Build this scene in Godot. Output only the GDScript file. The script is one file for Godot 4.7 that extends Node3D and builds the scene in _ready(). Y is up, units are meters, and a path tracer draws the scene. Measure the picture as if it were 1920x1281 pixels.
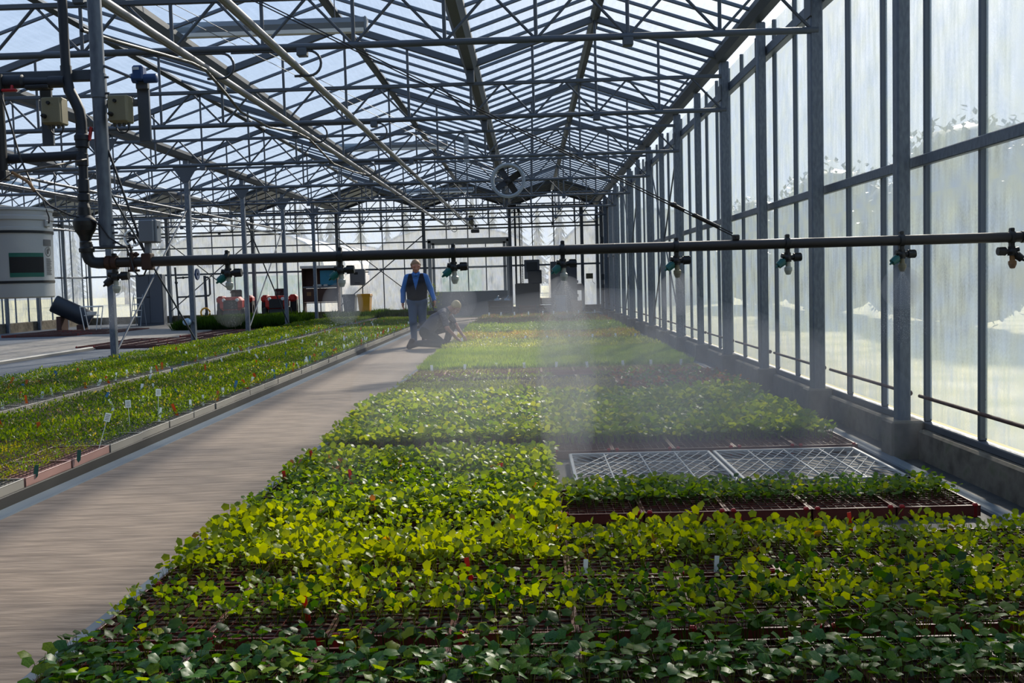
extends Node3D
# Greenhouse with trays of seedlings under a watering boom. Units are metres, y is up, the house runs away along -z.

const RIGHT_POST := 2.577      # posts of the right wall
const RIGHT_GLASS := 2.727     # glass of the right wall
const GUTTER := 2.54           # rightmost gutter
const SPAN := 3.235
const GUTTER_Y := 4.10
const RIDGE_Y := 4.615
const CHORD_Y := 3.424
const UPPER_Y := 3.853
const LEFT_POST := -7.2
const LEFT_WALL := -16.87
const GABLE := 36.8
const BACK := -6.0             # the house goes on behind the camera to z = +6
const TRAY_W := 0.44
const TRAY_D := 0.62

var M := {}
var names := {}
var rng := RandomNumberGenerator.new()
var shared := {}
const ORD := ["first", "second", "third", "fourth", "fifth", "sixth", "seventh", "eighth", "ninth", "tenth", "eleventh", "twelfth"]


func _ready() -> void:
	rng.seed = 20240
	var cam := Camera3D.new()
	cam.name = "camera"
	add_child(cam)
	cam.position = Vector3(0, 1.3, 0)
	cam.rotation = Vector3(-0.0623, 0.0197, -0.0277)
	cam.fov = 38.69
	cam.near = 0.05
	cam.far = 600.0
	cam.current = true
	var sky_mat := ProceduralSkyMaterial.new()
	sky_mat.sky_top_color = Color(0.64, 0.77, 0.96)
	sky_mat.sky_horizon_color = Color(0.87, 0.92, 0.97)
	sky_mat.sky_curve = 0.25
	sky_mat.ground_bottom_color = Color(0.5, 0.48, 0.4)
	sky_mat.ground_horizon_color = Color(0.8, 0.82, 0.82)
	sky_mat.sun_angle_max = 90.0
	sky_mat.sun_curve = 0.16
	var sky := Sky.new()
	sky.sky_material = sky_mat
	var env := Environment.new()
	env.background_mode = Environment.BG_SKY
	env.sky = sky
	env.tonemap_mode = Environment.TONE_MAPPER_LINEAR
	env.tonemap_exposure = 1.1
	env.sdfgi_enabled = true
	env.ssao_enabled = true
	env.ssil_enabled = true
	env.volumetric_fog_enabled = true
	env.volumetric_fog_density = 0.0
	var we := WorldEnvironment.new()
	we.name = "world"
	we.environment = env
	add_child(we)
	# hazy sun ahead and to the right
	var sun := DirectionalLight3D.new()
	sun.name = "sun"
	add_child(sun)
	var towards := Vector3(0.30, 0.54, -0.79)
	sun.look_at_from_position(towards * 50.0, Vector3.ZERO)
	sun.light_color = Color(1.0, 0.97, 0.91)
	sun.light_energy = 2.4
	sun.light_angular_distance = 3.0
	sun.shadow_enabled = true

	make_materials()
	build_floor()
	build_right_wall()
	build_left_wall()
	build_gable()
	build_roof()
	build_trusses()
	build_posts()
	build_outside()
	build_trays()
	build_plants()
	build_far_things()
	build_people()
	build_boom()
	build_hung()
	build_spray()


# ---------------------------------------------------------------- mesh building
class MB:
	var v := PackedVector3Array()
	var n := PackedVector3Array()
	var i := PackedInt32Array()
	var uv := PackedVector2Array()
	var with_uv := false

	func vert(p: Vector3, q: Vector3, t := Vector2.ZERO) -> int:
		v.append(p)
		n.append(q)
		uv.append(t)
		return v.size() - 1

	func tri(a: int, b: int, c: int) -> void:   # counter-clockwise seen from outside
		i.append(a)
		i.append(c)
		i.append(b)

	func quad(a: Vector3, b: Vector3, c: Vector3, d: Vector3) -> void:
		var q := (b - a).cross(c - a).normalized()
		var k := vert(a, q, Vector2(0, 1))
		vert(b, q, Vector2(1, 1))
		vert(c, q, Vector2(1, 0))
		vert(d, q, Vector2(0, 0))
		tri(k, k + 1, k + 2)
		tri(k, k + 2, k + 3)

	func turned(a: Vector3, b: Vector3, c: Vector3, d: Vector3, out: Vector3) -> void:   # a quad whose front looks along out
		if (b - a).cross(c - a).dot(out) > 0:
			quad(a, b, c, d)
		else:
			quad(d, c, b, a)

	func face(a: Vector3, b: Vector3, c: Vector3) -> void:
		var q := (b - a).cross(c - a).normalized()
		var k := vert(a, q)
		vert(b, q)
		vert(c, q)
		tri(k, k + 1, k + 2)

	func box(c: Vector3, s: Vector3, bs := Basis.IDENTITY) -> MB:
		var x := bs.x * s.x / 2
		var y := bs.y * s.y / 2
		var z := bs.z * s.z / 2
		quad(c - x - y + z, c + x - y + z, c + x + y + z, c - x + y + z)
		quad(c + x - y - z, c - x - y - z, c - x + y - z, c + x + y - z)
		quad(c + x - y + z, c + x - y - z, c + x + y - z, c + x + y + z)
		quad(c - x - y - z, c - x - y + z, c - x + y + z, c - x + y - z)
		quad(c - x + y + z, c + x + y + z, c + x + y - z, c - x + y - z)
		quad(c - x - y - z, c + x - y - z, c + x - y + z, c - x - y + z)
		return self

	func bevel(c: Vector3, s: Vector3, b: float, bs := Basis.IDENTITY) -> MB:   # a box with chamfered edges
		var h := s / 2
		var ax := [bs.x, bs.y, bs.z]
		for a in 3:
			var u: int = (a + 1) % 3
			var w: int = (a + 2) % 3
			for sg in [-1.0, 1.0]:
				var o: Vector3 = c + ax[a] * h[a] * sg
				var du: Vector3 = ax[u] * (h[u] - b) * sg
				var dw: Vector3 = ax[w] * (h[w] - b)
				quad(o - du - dw, o + du - dw, o + du + dw, o - du + dw)
			for su in [-1.0, 1.0]:
				for sw in [-1.0, 1.0]:
					var l: Vector3 = ax[a] * (h[a] - b)
					var p1: Vector3 = c + ax[u] * h[u] * su + ax[w] * (h[w] - b) * sw
					var p2: Vector3 = c + ax[u] * (h[u] - b) * su + ax[w] * h[w] * sw
					turned(p1 - l, p2 - l, p2 + l, p1 + l, p1 + p2 - c * 2)
		for sx in [-1.0, 1.0]:
			for sy in [-1.0, 1.0]:
				for sz in [-1.0, 1.0]:
					var p: Vector3 = c + bs * Vector3(h.x * sx, (h.y - b) * sy, (h.z - b) * sz)
					var q: Vector3 = c + bs * Vector3((h.x - b) * sx, h.y * sy, (h.z - b) * sz)
					var r: Vector3 = c + bs * Vector3((h.x - b) * sx, (h.y - b) * sy, h.z * sz)
					if sx * sy * sz > 0:
						face(p, q, r)
					else:
						face(p, r, q)
		return self

	func tube(a: Vector3, b: Vector3, r: float, r2 := -1.0, seg := 8, caps := true) -> MB:
		if r2 < 0:
			r2 = r
		var d := (b - a).normalized()
		var s := d.cross(Vector3.UP if absf(d.y) < 0.9 else Vector3.RIGHT).normalized()
		var t := s.cross(d)
		var k := v.size()
		for j in seg + 1:
			var w := TAU * j / seg
			var q := s * cos(w) + t * sin(w)
			vert(a + q * r, q, Vector2(float(j) / seg, 1))
			vert(b + q * r2, q, Vector2(float(j) / seg, 0))
		for j in seg:
			var o := k + j * 2
			tri(o, o + 1, o + 3)
			tri(o, o + 3, o + 2)
		if caps:
			for e in 2:
				var ctr := a if e == 0 else b
				var rr := r if e == 0 else r2
				var dd := -d if e == 0 else d
				var m := vert(ctr, dd)
				for j in seg + 1:
					var w := TAU * j / seg
					vert(ctr + (s * cos(w) + t * sin(w)) * rr, dd)
				for j in seg:
					if e == 0:
						tri(m, m + 1 + j, m + 2 + j)
					else:
						tri(m, m + 2 + j, m + 1 + j)
		return self

	func sweep(pts: Array, r: float, seg := 8) -> MB:   # a bent pipe through points
		var k := v.size()
		var s := Vector3.ZERO
		for j in pts.size():
			var d: Vector3 = (pts[mini(j + 1, pts.size() - 1)] - pts[maxi(j - 1, 0)]).normalized()
			if j == 0:
				s = d.cross(Vector3.UP if absf(d.y) < 0.9 else Vector3.RIGHT).normalized()
			else:
				s = (s - d * s.dot(d)).normalized()
			var t := s.cross(d)
			for a in seg + 1:
				var w := TAU * a / seg
				var q := s * cos(w) + t * sin(w)
				vert(pts[j] + q * r, q)
		for j in pts.size() - 1:
			for a in seg:
				var o := k + j * (seg + 1) + a
				tri(o, o + seg + 1, o + seg + 2)
				tri(o, o + seg + 2, o + 1)
		for e in 2:
			var at: Vector3 = pts[0] if e == 0 else pts[pts.size() - 1]
			var nx: Vector3 = pts[1] if e == 0 else pts[pts.size() - 2]
			var first := k if e == 0 else k + (pts.size() - 1) * (seg + 1)
			var m := vert(at, (at - nx).normalized())
			for a in seg:
				if e == 0:
					tri(m, first + a, first + a + 1)
				else:
					tri(m, first + a + 1, first + a)
		return self

	func lathe(prof: Array, seg := 16, xf := Transform3D.IDENTITY, a0 := 0.0, a1 := TAU) -> MB:   # Vector2(radius, height), from bottom to top on the outside
		for j in prof.size() - 1:
			var p: Vector2 = prof[j]
			var q: Vector2 = prof[j + 1]
			var d := q - p
			if d.length() < 1e-6:
				continue
			var nn := Vector2(d.y, -d.x).normalized()
			var k := v.size()
			for a in seg + 1:
				var w := a0 + (a1 - a0) * a / seg
				var c := Vector3(sin(w), 0, cos(w))
				var q3: Vector3 = (xf.basis * (c * nn.x + Vector3.UP * nn.y)).normalized()
				vert(xf * (c * p.x + Vector3.UP * p.y), q3, Vector2(float(a) / seg, 1))
				vert(xf * (c * q.x + Vector3.UP * q.y), q3, Vector2(float(a) / seg, 0))
			for a in seg:
				var o := k + a * 2
				tri(o, o + 2, o + 3)
				tri(o, o + 3, o + 1)
		return self

	func ball(c: Vector3, r: Vector3, seg := 10, bs := Basis.IDENTITY) -> MB:
		var rings := maxi(4, seg / 2)
		var k := v.size()
		for a in rings + 1:
			var u := PI * a / rings - PI / 2
			for b in seg + 1:
				var w := TAU * b / seg
				var q := Vector3(cos(u) * sin(w), sin(u), cos(u) * cos(w))
				vert(c + bs * (q * r), (bs * (q / r)).normalized())
		for a in rings:
			for b in seg:
				var o := k + a * (seg + 1) + b
				tri(o, o + 1, o + seg + 2)
				tri(o, o + seg + 2, o + seg + 1)
		return self

	func prism(poly: PackedVector2Array, depth: float, xf := Transform3D.IDENTITY) -> MB:   # an outline in x, y with a thickness along z
		if Geometry2D.is_polygon_clockwise(poly):
			poly = poly.duplicate()
			poly.reverse()
		var idx := Geometry2D.triangulate_polygon(poly)
		for e in 2:
			var z := depth / 2 if e == 0 else -depth / 2
			var k := v.size()
			var nn: Vector3 = (xf.basis * Vector3(0, 0, 1 if e == 0 else -1)).normalized()
			for p in poly:
				vert(xf * Vector3(p.x, p.y, z), nn)
			for t in range(0, idx.size(), 3):
				var a := poly[idx[t]]
				var b := poly[idx[t + 1]]
				var c := poly[idx[t + 2]]
				var ccw := (b - a).cross(c - a) > 0
				if ccw == (e == 0):
					tri(k + idx[t], k + idx[t + 1], k + idx[t + 2])
				else:
					tri(k + idx[t], k + idx[t + 2], k + idx[t + 1])
		for j in poly.size():
			var a := poly[j]
			var b := poly[(j + 1) % poly.size()]
			quad(xf * Vector3(a.x, a.y, depth / 2), xf * Vector3(a.x, a.y, -depth / 2), xf * Vector3(b.x, b.y, -depth / 2), xf * Vector3(b.x, b.y, depth / 2))
		return self

	func add(o: MB, xf: Transform3D) -> MB:
		var k := v.size()
		for p in o.v:
			v.append(xf * p)
		for p in o.n:
			n.append((xf.basis * p).normalized())
		uv.append_array(o.uv)
		for p in o.i:
			i.append(k + p)
		return self

	func mesh(m: Material) -> ArrayMesh:
		var a := []
		a.resize(Mesh.ARRAY_MAX)
		a[Mesh.ARRAY_VERTEX] = v
		a[Mesh.ARRAY_NORMAL] = n
		a[Mesh.ARRAY_INDEX] = i
		if with_uv:
			a[Mesh.ARRAY_TEX_UV] = uv
		var r := ArrayMesh.new()
		r.add_surface_from_arrays(Mesh.PRIMITIVE_TRIANGLES, a)
		r.surface_set_material(0, m)
		return r


# ---------------------------------------------------------------- things, parts and labels
func numbered(called: String) -> String:
	var k: int = names.get(called, 0)
	names[called] = k + 1
	return called if k == 0 else "%s_%03d" % [called, k]


func tag(o: Node3D, label := "", category := "", group := "", kind := "") -> Node3D:
	if label:
		o.set_meta("label", label)
	if category:
		o.set_meta("category", category)
	if group:
		o.set_meta("group", group)
	if kind:
		o.set_meta("kind", kind)
	return o


func thing(called: String, label: String, category: String, at := Vector3.ZERO, turn := 0.0, group := "") -> Node3D:
	var o := Node3D.new()
	o.name = numbered(called)
	add_child(o)
	o.position = at
	o.rotation.y = turn
	return tag(o, label, category, group)


func part(parent: Node3D, called: String, mesh: Mesh, xf := Transform3D.IDENTITY) -> MeshInstance3D:
	var o := MeshInstance3D.new()
	o.name = called
	o.mesh = mesh
	parent.add_child(o, true)
	o.transform = xf
	return o


func single(called: String, mesh: Mesh, label: String, category: String, at := Vector3.ZERO, turn := 0.0, group := "") -> MeshInstance3D:
	var o := part(self, numbered(called), mesh, Transform3D(Basis(Vector3.UP, turn), at))
	tag(o, label, category, group)
	return o


func struct(called: String) -> Node3D:
	var o := Node3D.new()
	o.name = numbered(called)
	add_child(o)
	o.set_meta("kind", "structure")
	return o


func copies(parent: Node3D, called: String, mesh: Mesh, where: Array, tints: Array = []) -> MultiMeshInstance3D:
	var m := MultiMesh.new()
	m.transform_format = MultiMesh.TRANSFORM_3D
	m.use_colors = tints.size() > 0
	m.mesh = mesh
	m.instance_count = where.size()
	for k in where.size():
		m.set_instance_transform(k, where[k])
		if tints.size():
			m.set_instance_color(k, tints[k])
	var o := MultiMeshInstance3D.new()
	o.name = called
	o.multimesh = m
	parent.add_child(o, true)
	o.set_meta("kind", "stuff")
	return o


func mb() -> MB:
	return MB.new()


func at(x: float, y: float, z: float) -> Transform3D:
	return Transform3D(Basis.IDENTITY, Vector3(x, y, z))


func along(a: Vector3, b: Vector3) -> Transform3D:   # lays a unit tube (along +y, height 1) from a to b
	var d := b - a
	var y := d.normalized()
	var x := y.cross(Vector3.FORWARD if absf(y.z) < 0.9 else Vector3.RIGHT).normalized()
	return Transform3D(Basis(x, d, x.cross(y)), a)


func unit_tube(r: float, m: Material, seg := 8) -> ArrayMesh:
	var key := "%f %d %d" % [r, seg, m.get_instance_id()]
	if not shared.has(key):
		shared[key] = mb().tube(Vector3.ZERO, Vector3.UP, r, -1, seg).mesh(m)
	return shared[key]


func arc(c: Vector3, x: Vector3, y: Vector3, r: float, a0: float, a1: float, steps := 8) -> Array:
	var out := []
	for k in steps + 1:
		var w := a0 + (a1 - a0) * k / steps
		out.append(c + (x * cos(w) + y * sin(w)) * r)
	return out


# ---------------------------------------------------------------- materials
func noise(freq: float, kind := FastNoiseLite.TYPE_SIMPLEX_SMOOTH, octaves := 3, sd := 1) -> FastNoiseLite:
	var f := FastNoiseLite.new()
	f.noise_type = kind
	f.frequency = freq
	f.fractal_octaves = octaves
	f.seed = sd
	return f


func noise_tex(f: FastNoiseLite, ramp: Array, size := 512, as_normal := false) -> NoiseTexture2D:
	var t := NoiseTexture2D.new()
	t.width = size
	t.height = size
	t.seamless = true
	t.noise = f
	t.as_normal_map = as_normal
	if ramp.size():
		var g := Gradient.new()
		var offs := PackedFloat32Array()
		var cols := PackedColorArray()
		for k in ramp.size():
			offs.append(float(k) / (ramp.size() - 1))
			cols.append(ramp[k])
		g.offsets = offs
		g.colors = cols
		t.color_ramp = g
	return t


func mat(called: String, color: Color, rough := 0.6, metal := 0.0) -> StandardMaterial3D:
	var m := StandardMaterial3D.new()
	m.resource_name = called
	m.albedo_color = color
	m.roughness = rough
	m.metallic = metal
	M[called] = m
	return m


func textured(called: String, ramp: Array, freq: float, scale: Vector3, rough := 0.8, octaves := 4, sd := 1, bump := 0.0) -> StandardMaterial3D:
	var m := mat(called, Color.WHITE, rough)
	var f := noise(freq, FastNoiseLite.TYPE_SIMPLEX_SMOOTH, octaves, sd)
	m.albedo_texture = noise_tex(f, ramp)
	m.uv1_triplanar = true
	m.uv1_world_triplanar = true
	m.uv1_scale = scale
	if bump > 0:
		m.heightmap_enabled = true
		m.heightmap_scale = bump
		m.heightmap_texture = noise_tex(f, [Color.BLACK, Color.WHITE])
	return m


func glass(called: String, tint: Color, low: float, high: float, sd: int, back: float) -> StandardMaterial3D:
	# glass with runs of dried spray and algae: a film of its own with streaks and specks
	var im := Image.create(512, 512, false, Image.FORMAT_RGBA8)
	var runs := noise(0.02, FastNoiseLite.TYPE_SIMPLEX_SMOOTH, 4, sd)
	var patches := noise(0.012, FastNoiseLite.TYPE_SIMPLEX_SMOOTH, 3, sd + 5)
	var specks := noise(0.25, FastNoiseLite.TYPE_SIMPLEX, 2, sd + 9)
	for y in 512:
		for x in 512:
			var fx := minf(1.0, minf(x, 511 - x) / 40.0)   # fades at the seam so that the film repeats cleanly
			var fy := minf(1.0, minf(y, 511 - y) / 40.0)
			var s := 0.5 * runs.get_noise_2d(x * 3.0, y * 0.28) + 0.35 * patches.get_noise_2d(x, y * 0.6) + 0.22 * specks.get_noise_2d(x, y * 0.5)
			var a := lerpf(low, high, clampf(0.5 + s * fx * fy, 0, 1))
			var g := 0.04 * patches.get_noise_2d(x + 900, y)
			im.set_pixel(x, y, Color(tint.r + g, tint.g + g * 0.6, tint.b - g, a))
	var m := mat(called, Color.WHITE, 0.35)
	m.albedo_texture = ImageTexture.create_from_image(im)
	m.transparency = BaseMaterial3D.TRANSPARENCY_ALPHA
	m.uv1_triplanar = true
	m.uv1_world_triplanar = true
	m.uv1_scale = Vector3(0.55, 0.55, 0.55)
	m.backlight_enabled = true
	m.backlight = Color(back, back, back)
	m.cull_mode = BaseMaterial3D.CULL_DISABLED
	return m


func leaf_mat(called: String, color: Color, back: Color, tinted := false) -> StandardMaterial3D:
	var m := mat(called, color, 0.4)
	m.metallic_specular = 0.42
	m.backlight_enabled = true
	m.backlight = back
	m.cull_mode = BaseMaterial3D.CULL_DISABLED
	m.vertex_color_use_as_albedo = tinted
	return m


func make_materials() -> void:
	var steel := textured("galvanised steel", [Color("4e5560"), Color("5d6570"), Color("6c747d")], 0.03, Vector3(2.2, 0.7, 2.2), 0.5, 3, 4)
	steel.metallic = 0.35
	mat("weathered steel", Color("4b5159"), 0.55, 0.3)
	mat("bar aluminium", Color("565e69"), 0.5, 0.3)
	mat("pale pipe", Color("63656a"), 0.35, 0.35)
	mat("white paint", Color("d6d6d2"), 0.4)
	mat("dark pipe", Color("3a3d42"), 0.4)
	mat("boom steel", Color("2f2b2a"), 0.5, 0.2)
	mat("rust", Color("3d261d"), 0.8)
	mat("black plastic", Color("131417"), 0.5)
	mat("navy pipe", Color("1d232d"), 0.6)
	mat("teal plastic", Color("0f5c58"), 0.35)
	mat("pale plastic", Color("9fa39b"), 0.4)
	mat("red plastic", Color("a3141c"), 0.4)
	mat("blue paint", Color("153a6b"), 0.5)
	mat("beige enamel", Color("777159"), 0.5)
	mat("grey enamel", Color("6e747c"), 0.45)
	mat("cabinet grey", Color("4f5560"), 0.5)
	mat("white plastic", Color("d9dad8"), 0.38)
	mat("bucket plastic", Color("a3a6a9"), 0.38)
	mat("rack grey", Color("9a9c9c"), 0.4)
	mat("bucket band", Color("16191e"), 0.7)
	mat("bucket teal", Color("0b5a4e"), 0.6)
	mat("bucket black", Color("0c0d12"), 0.7)
	mat("cable", Color("202124"), 0.5)
	mat("yellow bin", Color("d99a1e"), 0.4)
	mat("bin grey", Color("3f474d"), 0.45)
	mat("fan grey", Color("8b939a"), 0.5)
	mat("fan blade", Color("1c1d22"), 0.5)
	mat("machine dark", Color("262c33"), 0.5)
	mat("cardboard", Color("8a6743"), 0.85)
	mat("brown board", Color("4a3027"), 0.75)
	mat("blue board", Color("2f7f9c"), 0.6)
	mat("pale blue", Color("93aac0"), 0.5)
	mat("red paint", Color("b02a22"), 0.4)
	mat("rubber", Color("1d1d1d"), 0.8)
	mat("door frame", Color("a9adb1"), 0.5, 0.2)
	mat("green net", Color("8fb5a2"), 0.8)
	mat("door panel", Color("808489"), 0.5, 0.2)
	mat("film roll", Color("1f2630"), 0.5)
	mat("blue liner", Color("56626c"), 0.85)
	mat("black board", Color("1e1d1c"), 0.75)
	mat("label white", Color("d8dcdd"), 0.5)
	mat("label blue", Color("4f86ad"), 0.5)
	mat("label orange", Color("c8702a"), 0.5)
	mat("label red", Color("c93f33"), 0.5)
	mat("label green", Color("1f5a4d"), 0.5)
	mat("print grey", Color("4a4d52"), 0.6)
	for k in ["label white", "label blue", "label orange", "label red", "label green"]:
		M[k].backlight_enabled = true
		M[k].backlight = M[k].albedo_color.srgb_to_linear() * 1.2
	mat("tray plastic", Color("5e2821"), 0.42)
	mat("tray dark", Color("4e2a26"), 0.5)
	mat("tray pale", Color("8d8981"), 0.5)
	mat("tray pink", Color("a07a72"), 0.5)
	textured("soil", [Color("1d140f"), Color("3a2a20"), Color("523d30"), Color("7d644f")], 0.06, Vector3(9, 9, 9), 0.95, 4, 9, 0.8)
	textured("bare soil", [Color("2c1713"), Color("4a2c25"), Color("6a453a")], 0.06, Vector3(8, 8, 8), 0.95, 4, 19, 0.8)
	# brushed concrete: fine grooves run across the path
	var path := textured("path concrete", [Color("67594d"), Color("7b6b5c"), Color("867565"), Color("968573")], 0.02, Vector3(0.35, 1, 3.6), 0.75, 5, 3)
	path.heightmap_enabled = true
	path.heightmap_scale = 0.15
	path.heightmap_texture = noise_tex(noise(0.05, FastNoiseLite.TYPE_SIMPLEX_SMOOTH, 2, 8), [Color.BLACK, Color.WHITE])
	path.detail_enabled = true
	path.detail_blend_mode = BaseMaterial3D.BLEND_MODE_MUL
	path.detail_albedo = noise_tex(noise(0.006, FastNoiseLite.TYPE_SIMPLEX_SMOOTH, 4, 21), [Color("b9b4b2"), Color("e8e6e4"), Color("ffffff"), Color("ffffff")])
	path.detail_uv_layer = BaseMaterial3D.DETAIL_UV_1
	textured("curb concrete", [Color("484238"), Color("5f574b"), Color("70685b"), Color("595b42")], 0.012, Vector3(0.8, 0.8, 0.8), 0.9, 5, 11, 0.3)
	textured("membrane", [Color("363b42"), Color("474d55"), Color("545a62")], 0.02, Vector3(0.6, 1, 1.6), 0.75, 4, 12)
	textured("pale concrete", [Color("5f5952"), Color("757069"), Color("86807a")], 0.02, Vector3(0.5, 1, 0.8), 0.8, 4, 13)
	textured("bed liner", [Color("2c2c2c"), Color("4a4a48")], 0.02, Vector3(0.8, 0.8, 0.8), 0.7, 4, 14)
	textured("grass", [Color("90905f"), Color("b2aa80"), Color("cbc39f")], 0.01, Vector3(0.15, 0.15, 0.15), 0.95, 5, 15)
	textured("tunnel film", [Color("c9bfb4"), Color("d9d0c5"), Color("e6dfd6")], 0.012, Vector3(0.2, 0.1, 0.2), 0.6, 3, 16)
	textured("conifer", [Color("35423f"), Color("51605a"), Color("6d7c78")], 0.03, Vector3(0.3, 0.3, 0.3), 0.95, 3, 17)
	leaf_mat("grow", Color.WHITE, Color(1.15, 1.06, 0.28), true)
	for q in [["stem", Color("6d7a2c"), 0.5], ["leaf dark", Color("44761b"), 1.0], ["leaf mid", Color("5d8a1a"), 1.1], ["leaf lime", Color("87a61c"), 1.15], ["leaf deep", Color("326420"), 0.9], ["hedge leaf", Color("37443a"), 0.5]]:
		var l := leaf_mat(q[0], Color.WHITE, Color(q[2], q[2] * 0.92, q[2] * 0.3))
		var c: Color = q[1]
		l.albedo_texture = noise_tex(noise(0.03, FastNoiseLite.TYPE_SIMPLEX_SMOOTH, 3, 33), [c.darkened(0.25), c, c.lightened(0.12)], 128)
		l.uv1_triplanar = true
		l.uv1_scale = Vector3(2.0, 2.0, 2.0)
	glass("glass_wall", Color(0.84, 0.88, 0.90), 0.26, 0.62, 3, 1.15)
	glass("glass_gable", Color(0.80, 0.82, 0.86), 0.1, 0.45, 31, 1.0)
	glass("glass_roof", Color(0.66, 0.82, 0.95), 0.03, 0.16, 47, 0.5)
	mat("gutter steel", Color("42484f"), 0.6)
	mat("lamp grey", Color("6f757b"), 0.5)
	mat("tray brick", Color("8c4a3b"), 0.5)
	mat("roof sheet", Color("8f959b"), 0.6, 0.2)
	mat("wire", Color("4a4d52"), 0.5, 0.3)
	var drop := mat("water drops", Color("e8eef2"), 0.3)
	drop.backlight_enabled = true
	drop.backlight = Color(1.6, 1.6, 1.6)
	mat("skin", Color("b07a63"), 0.55)
	mat("hair brown", Color("8a6a4c"), 0.7)
	mat("hair blond", Color("c2a878"), 0.65)
	mat("shirt blue", Color("3f6fae"), 0.8)
	mat("vest navy", Color("16161f"), 0.85)
	mat("jeans", Color("4a5a70"), 0.85)
	mat("tee grey", Color("5d5a60"), 0.85)
	mat("work trousers", Color("3a3836"), 0.85)
	mat("boot", Color("3a2620"), 0.7)
	mat("eye", Color("201814"), 0.3)


# ---------------------------------------------------------------- the setting
func roof_y(x: float) -> float:   # height of the glass above x
	var k := fposmod(GUTTER - x, SPAN) / SPAN
	return GUTTER_Y + 0.06 + (RIDGE_Y - GUTTER_Y) * (1.0 - absf(2.0 * k - 1.0))


func build_floor() -> void:
	var long := GABLE - BACK
	var mid := (-GABLE - BACK) / 2
	var f := struct("floor")
	part(f, "path_slab", mb().box(Vector3(-2.42, -0.1, mid), Vector3(1.36, 0.2, long)).mesh(M["path concrete"]))
	part(f, "bed_base", mb().box(Vector3(0.46, -0.105, mid), Vector3(4.4, 0.2, long)).mesh(M["bed liner"]))
	part(f, "liner_strip", mb().bevel(Vector3(-3.16, -0.092, mid), Vector3(0.13, 0.2, long), 0.008).mesh(M["blue liner"]))
	part(f, "liner_strip", mb().bevel(Vector3(-1.7, -0.085, mid), Vector3(0.09, 0.2, long), 0.01).mesh(M["blue liner"]))
	part(f, "liner_strip", mb().bevel(Vector3(2.44, -0.08, mid), Vector3(0.1, 0.2, long), 0.01).mesh(M["blue liner"]))
	part(f, "bed_base", mb().box(Vector3(-5.2, -0.06, mid), Vector3(3.94, 0.26, long)).mesh(M["bed liner"]))
	part(f, "membrane", mb().box(Vector3(-8.3, -0.065, mid), Vector3(2.26, 0.26, long)).mesh(M["membrane"]))
	part(f, "walkway_slab", mb().bevel(Vector3(-11.1, -0.05, mid), Vector3(3.3, 0.3, long), 0.02).mesh(M["pale concrete"]))
	part(f, "membrane", mb().box(Vector3(-14.85, -0.065, mid), Vector3(4.2, 0.26, long)).mesh(M["membrane"]))
	part(f, "walkway_edge", mb().bevel(Vector3(-9.5, 0.06, -13.0), Vector3(0.12, 0.14, 15.6), 0.02).mesh(M["tray pale"]))
	part(f, "edging_board", mb().bevel(Vector3(-3.235, 0.0, mid), Vector3(0.025, 0.15, long), 0.004).mesh(M["black board"]))
	part(f, "edging_board", mb().bevel(Vector3(-7.14, 0.06, mid), Vector3(0.02, 0.1, long), 0.004).mesh(M["black board"]))


func post_mesh(w: float, dpt: float, h: float) -> ArrayMesh:   # a hollow box section with rounded corners
	return mb().bevel(Vector3(0, h / 2, 0), Vector3(w, h, dpt), 0.012).mesh(M["galvanised steel"])


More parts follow.
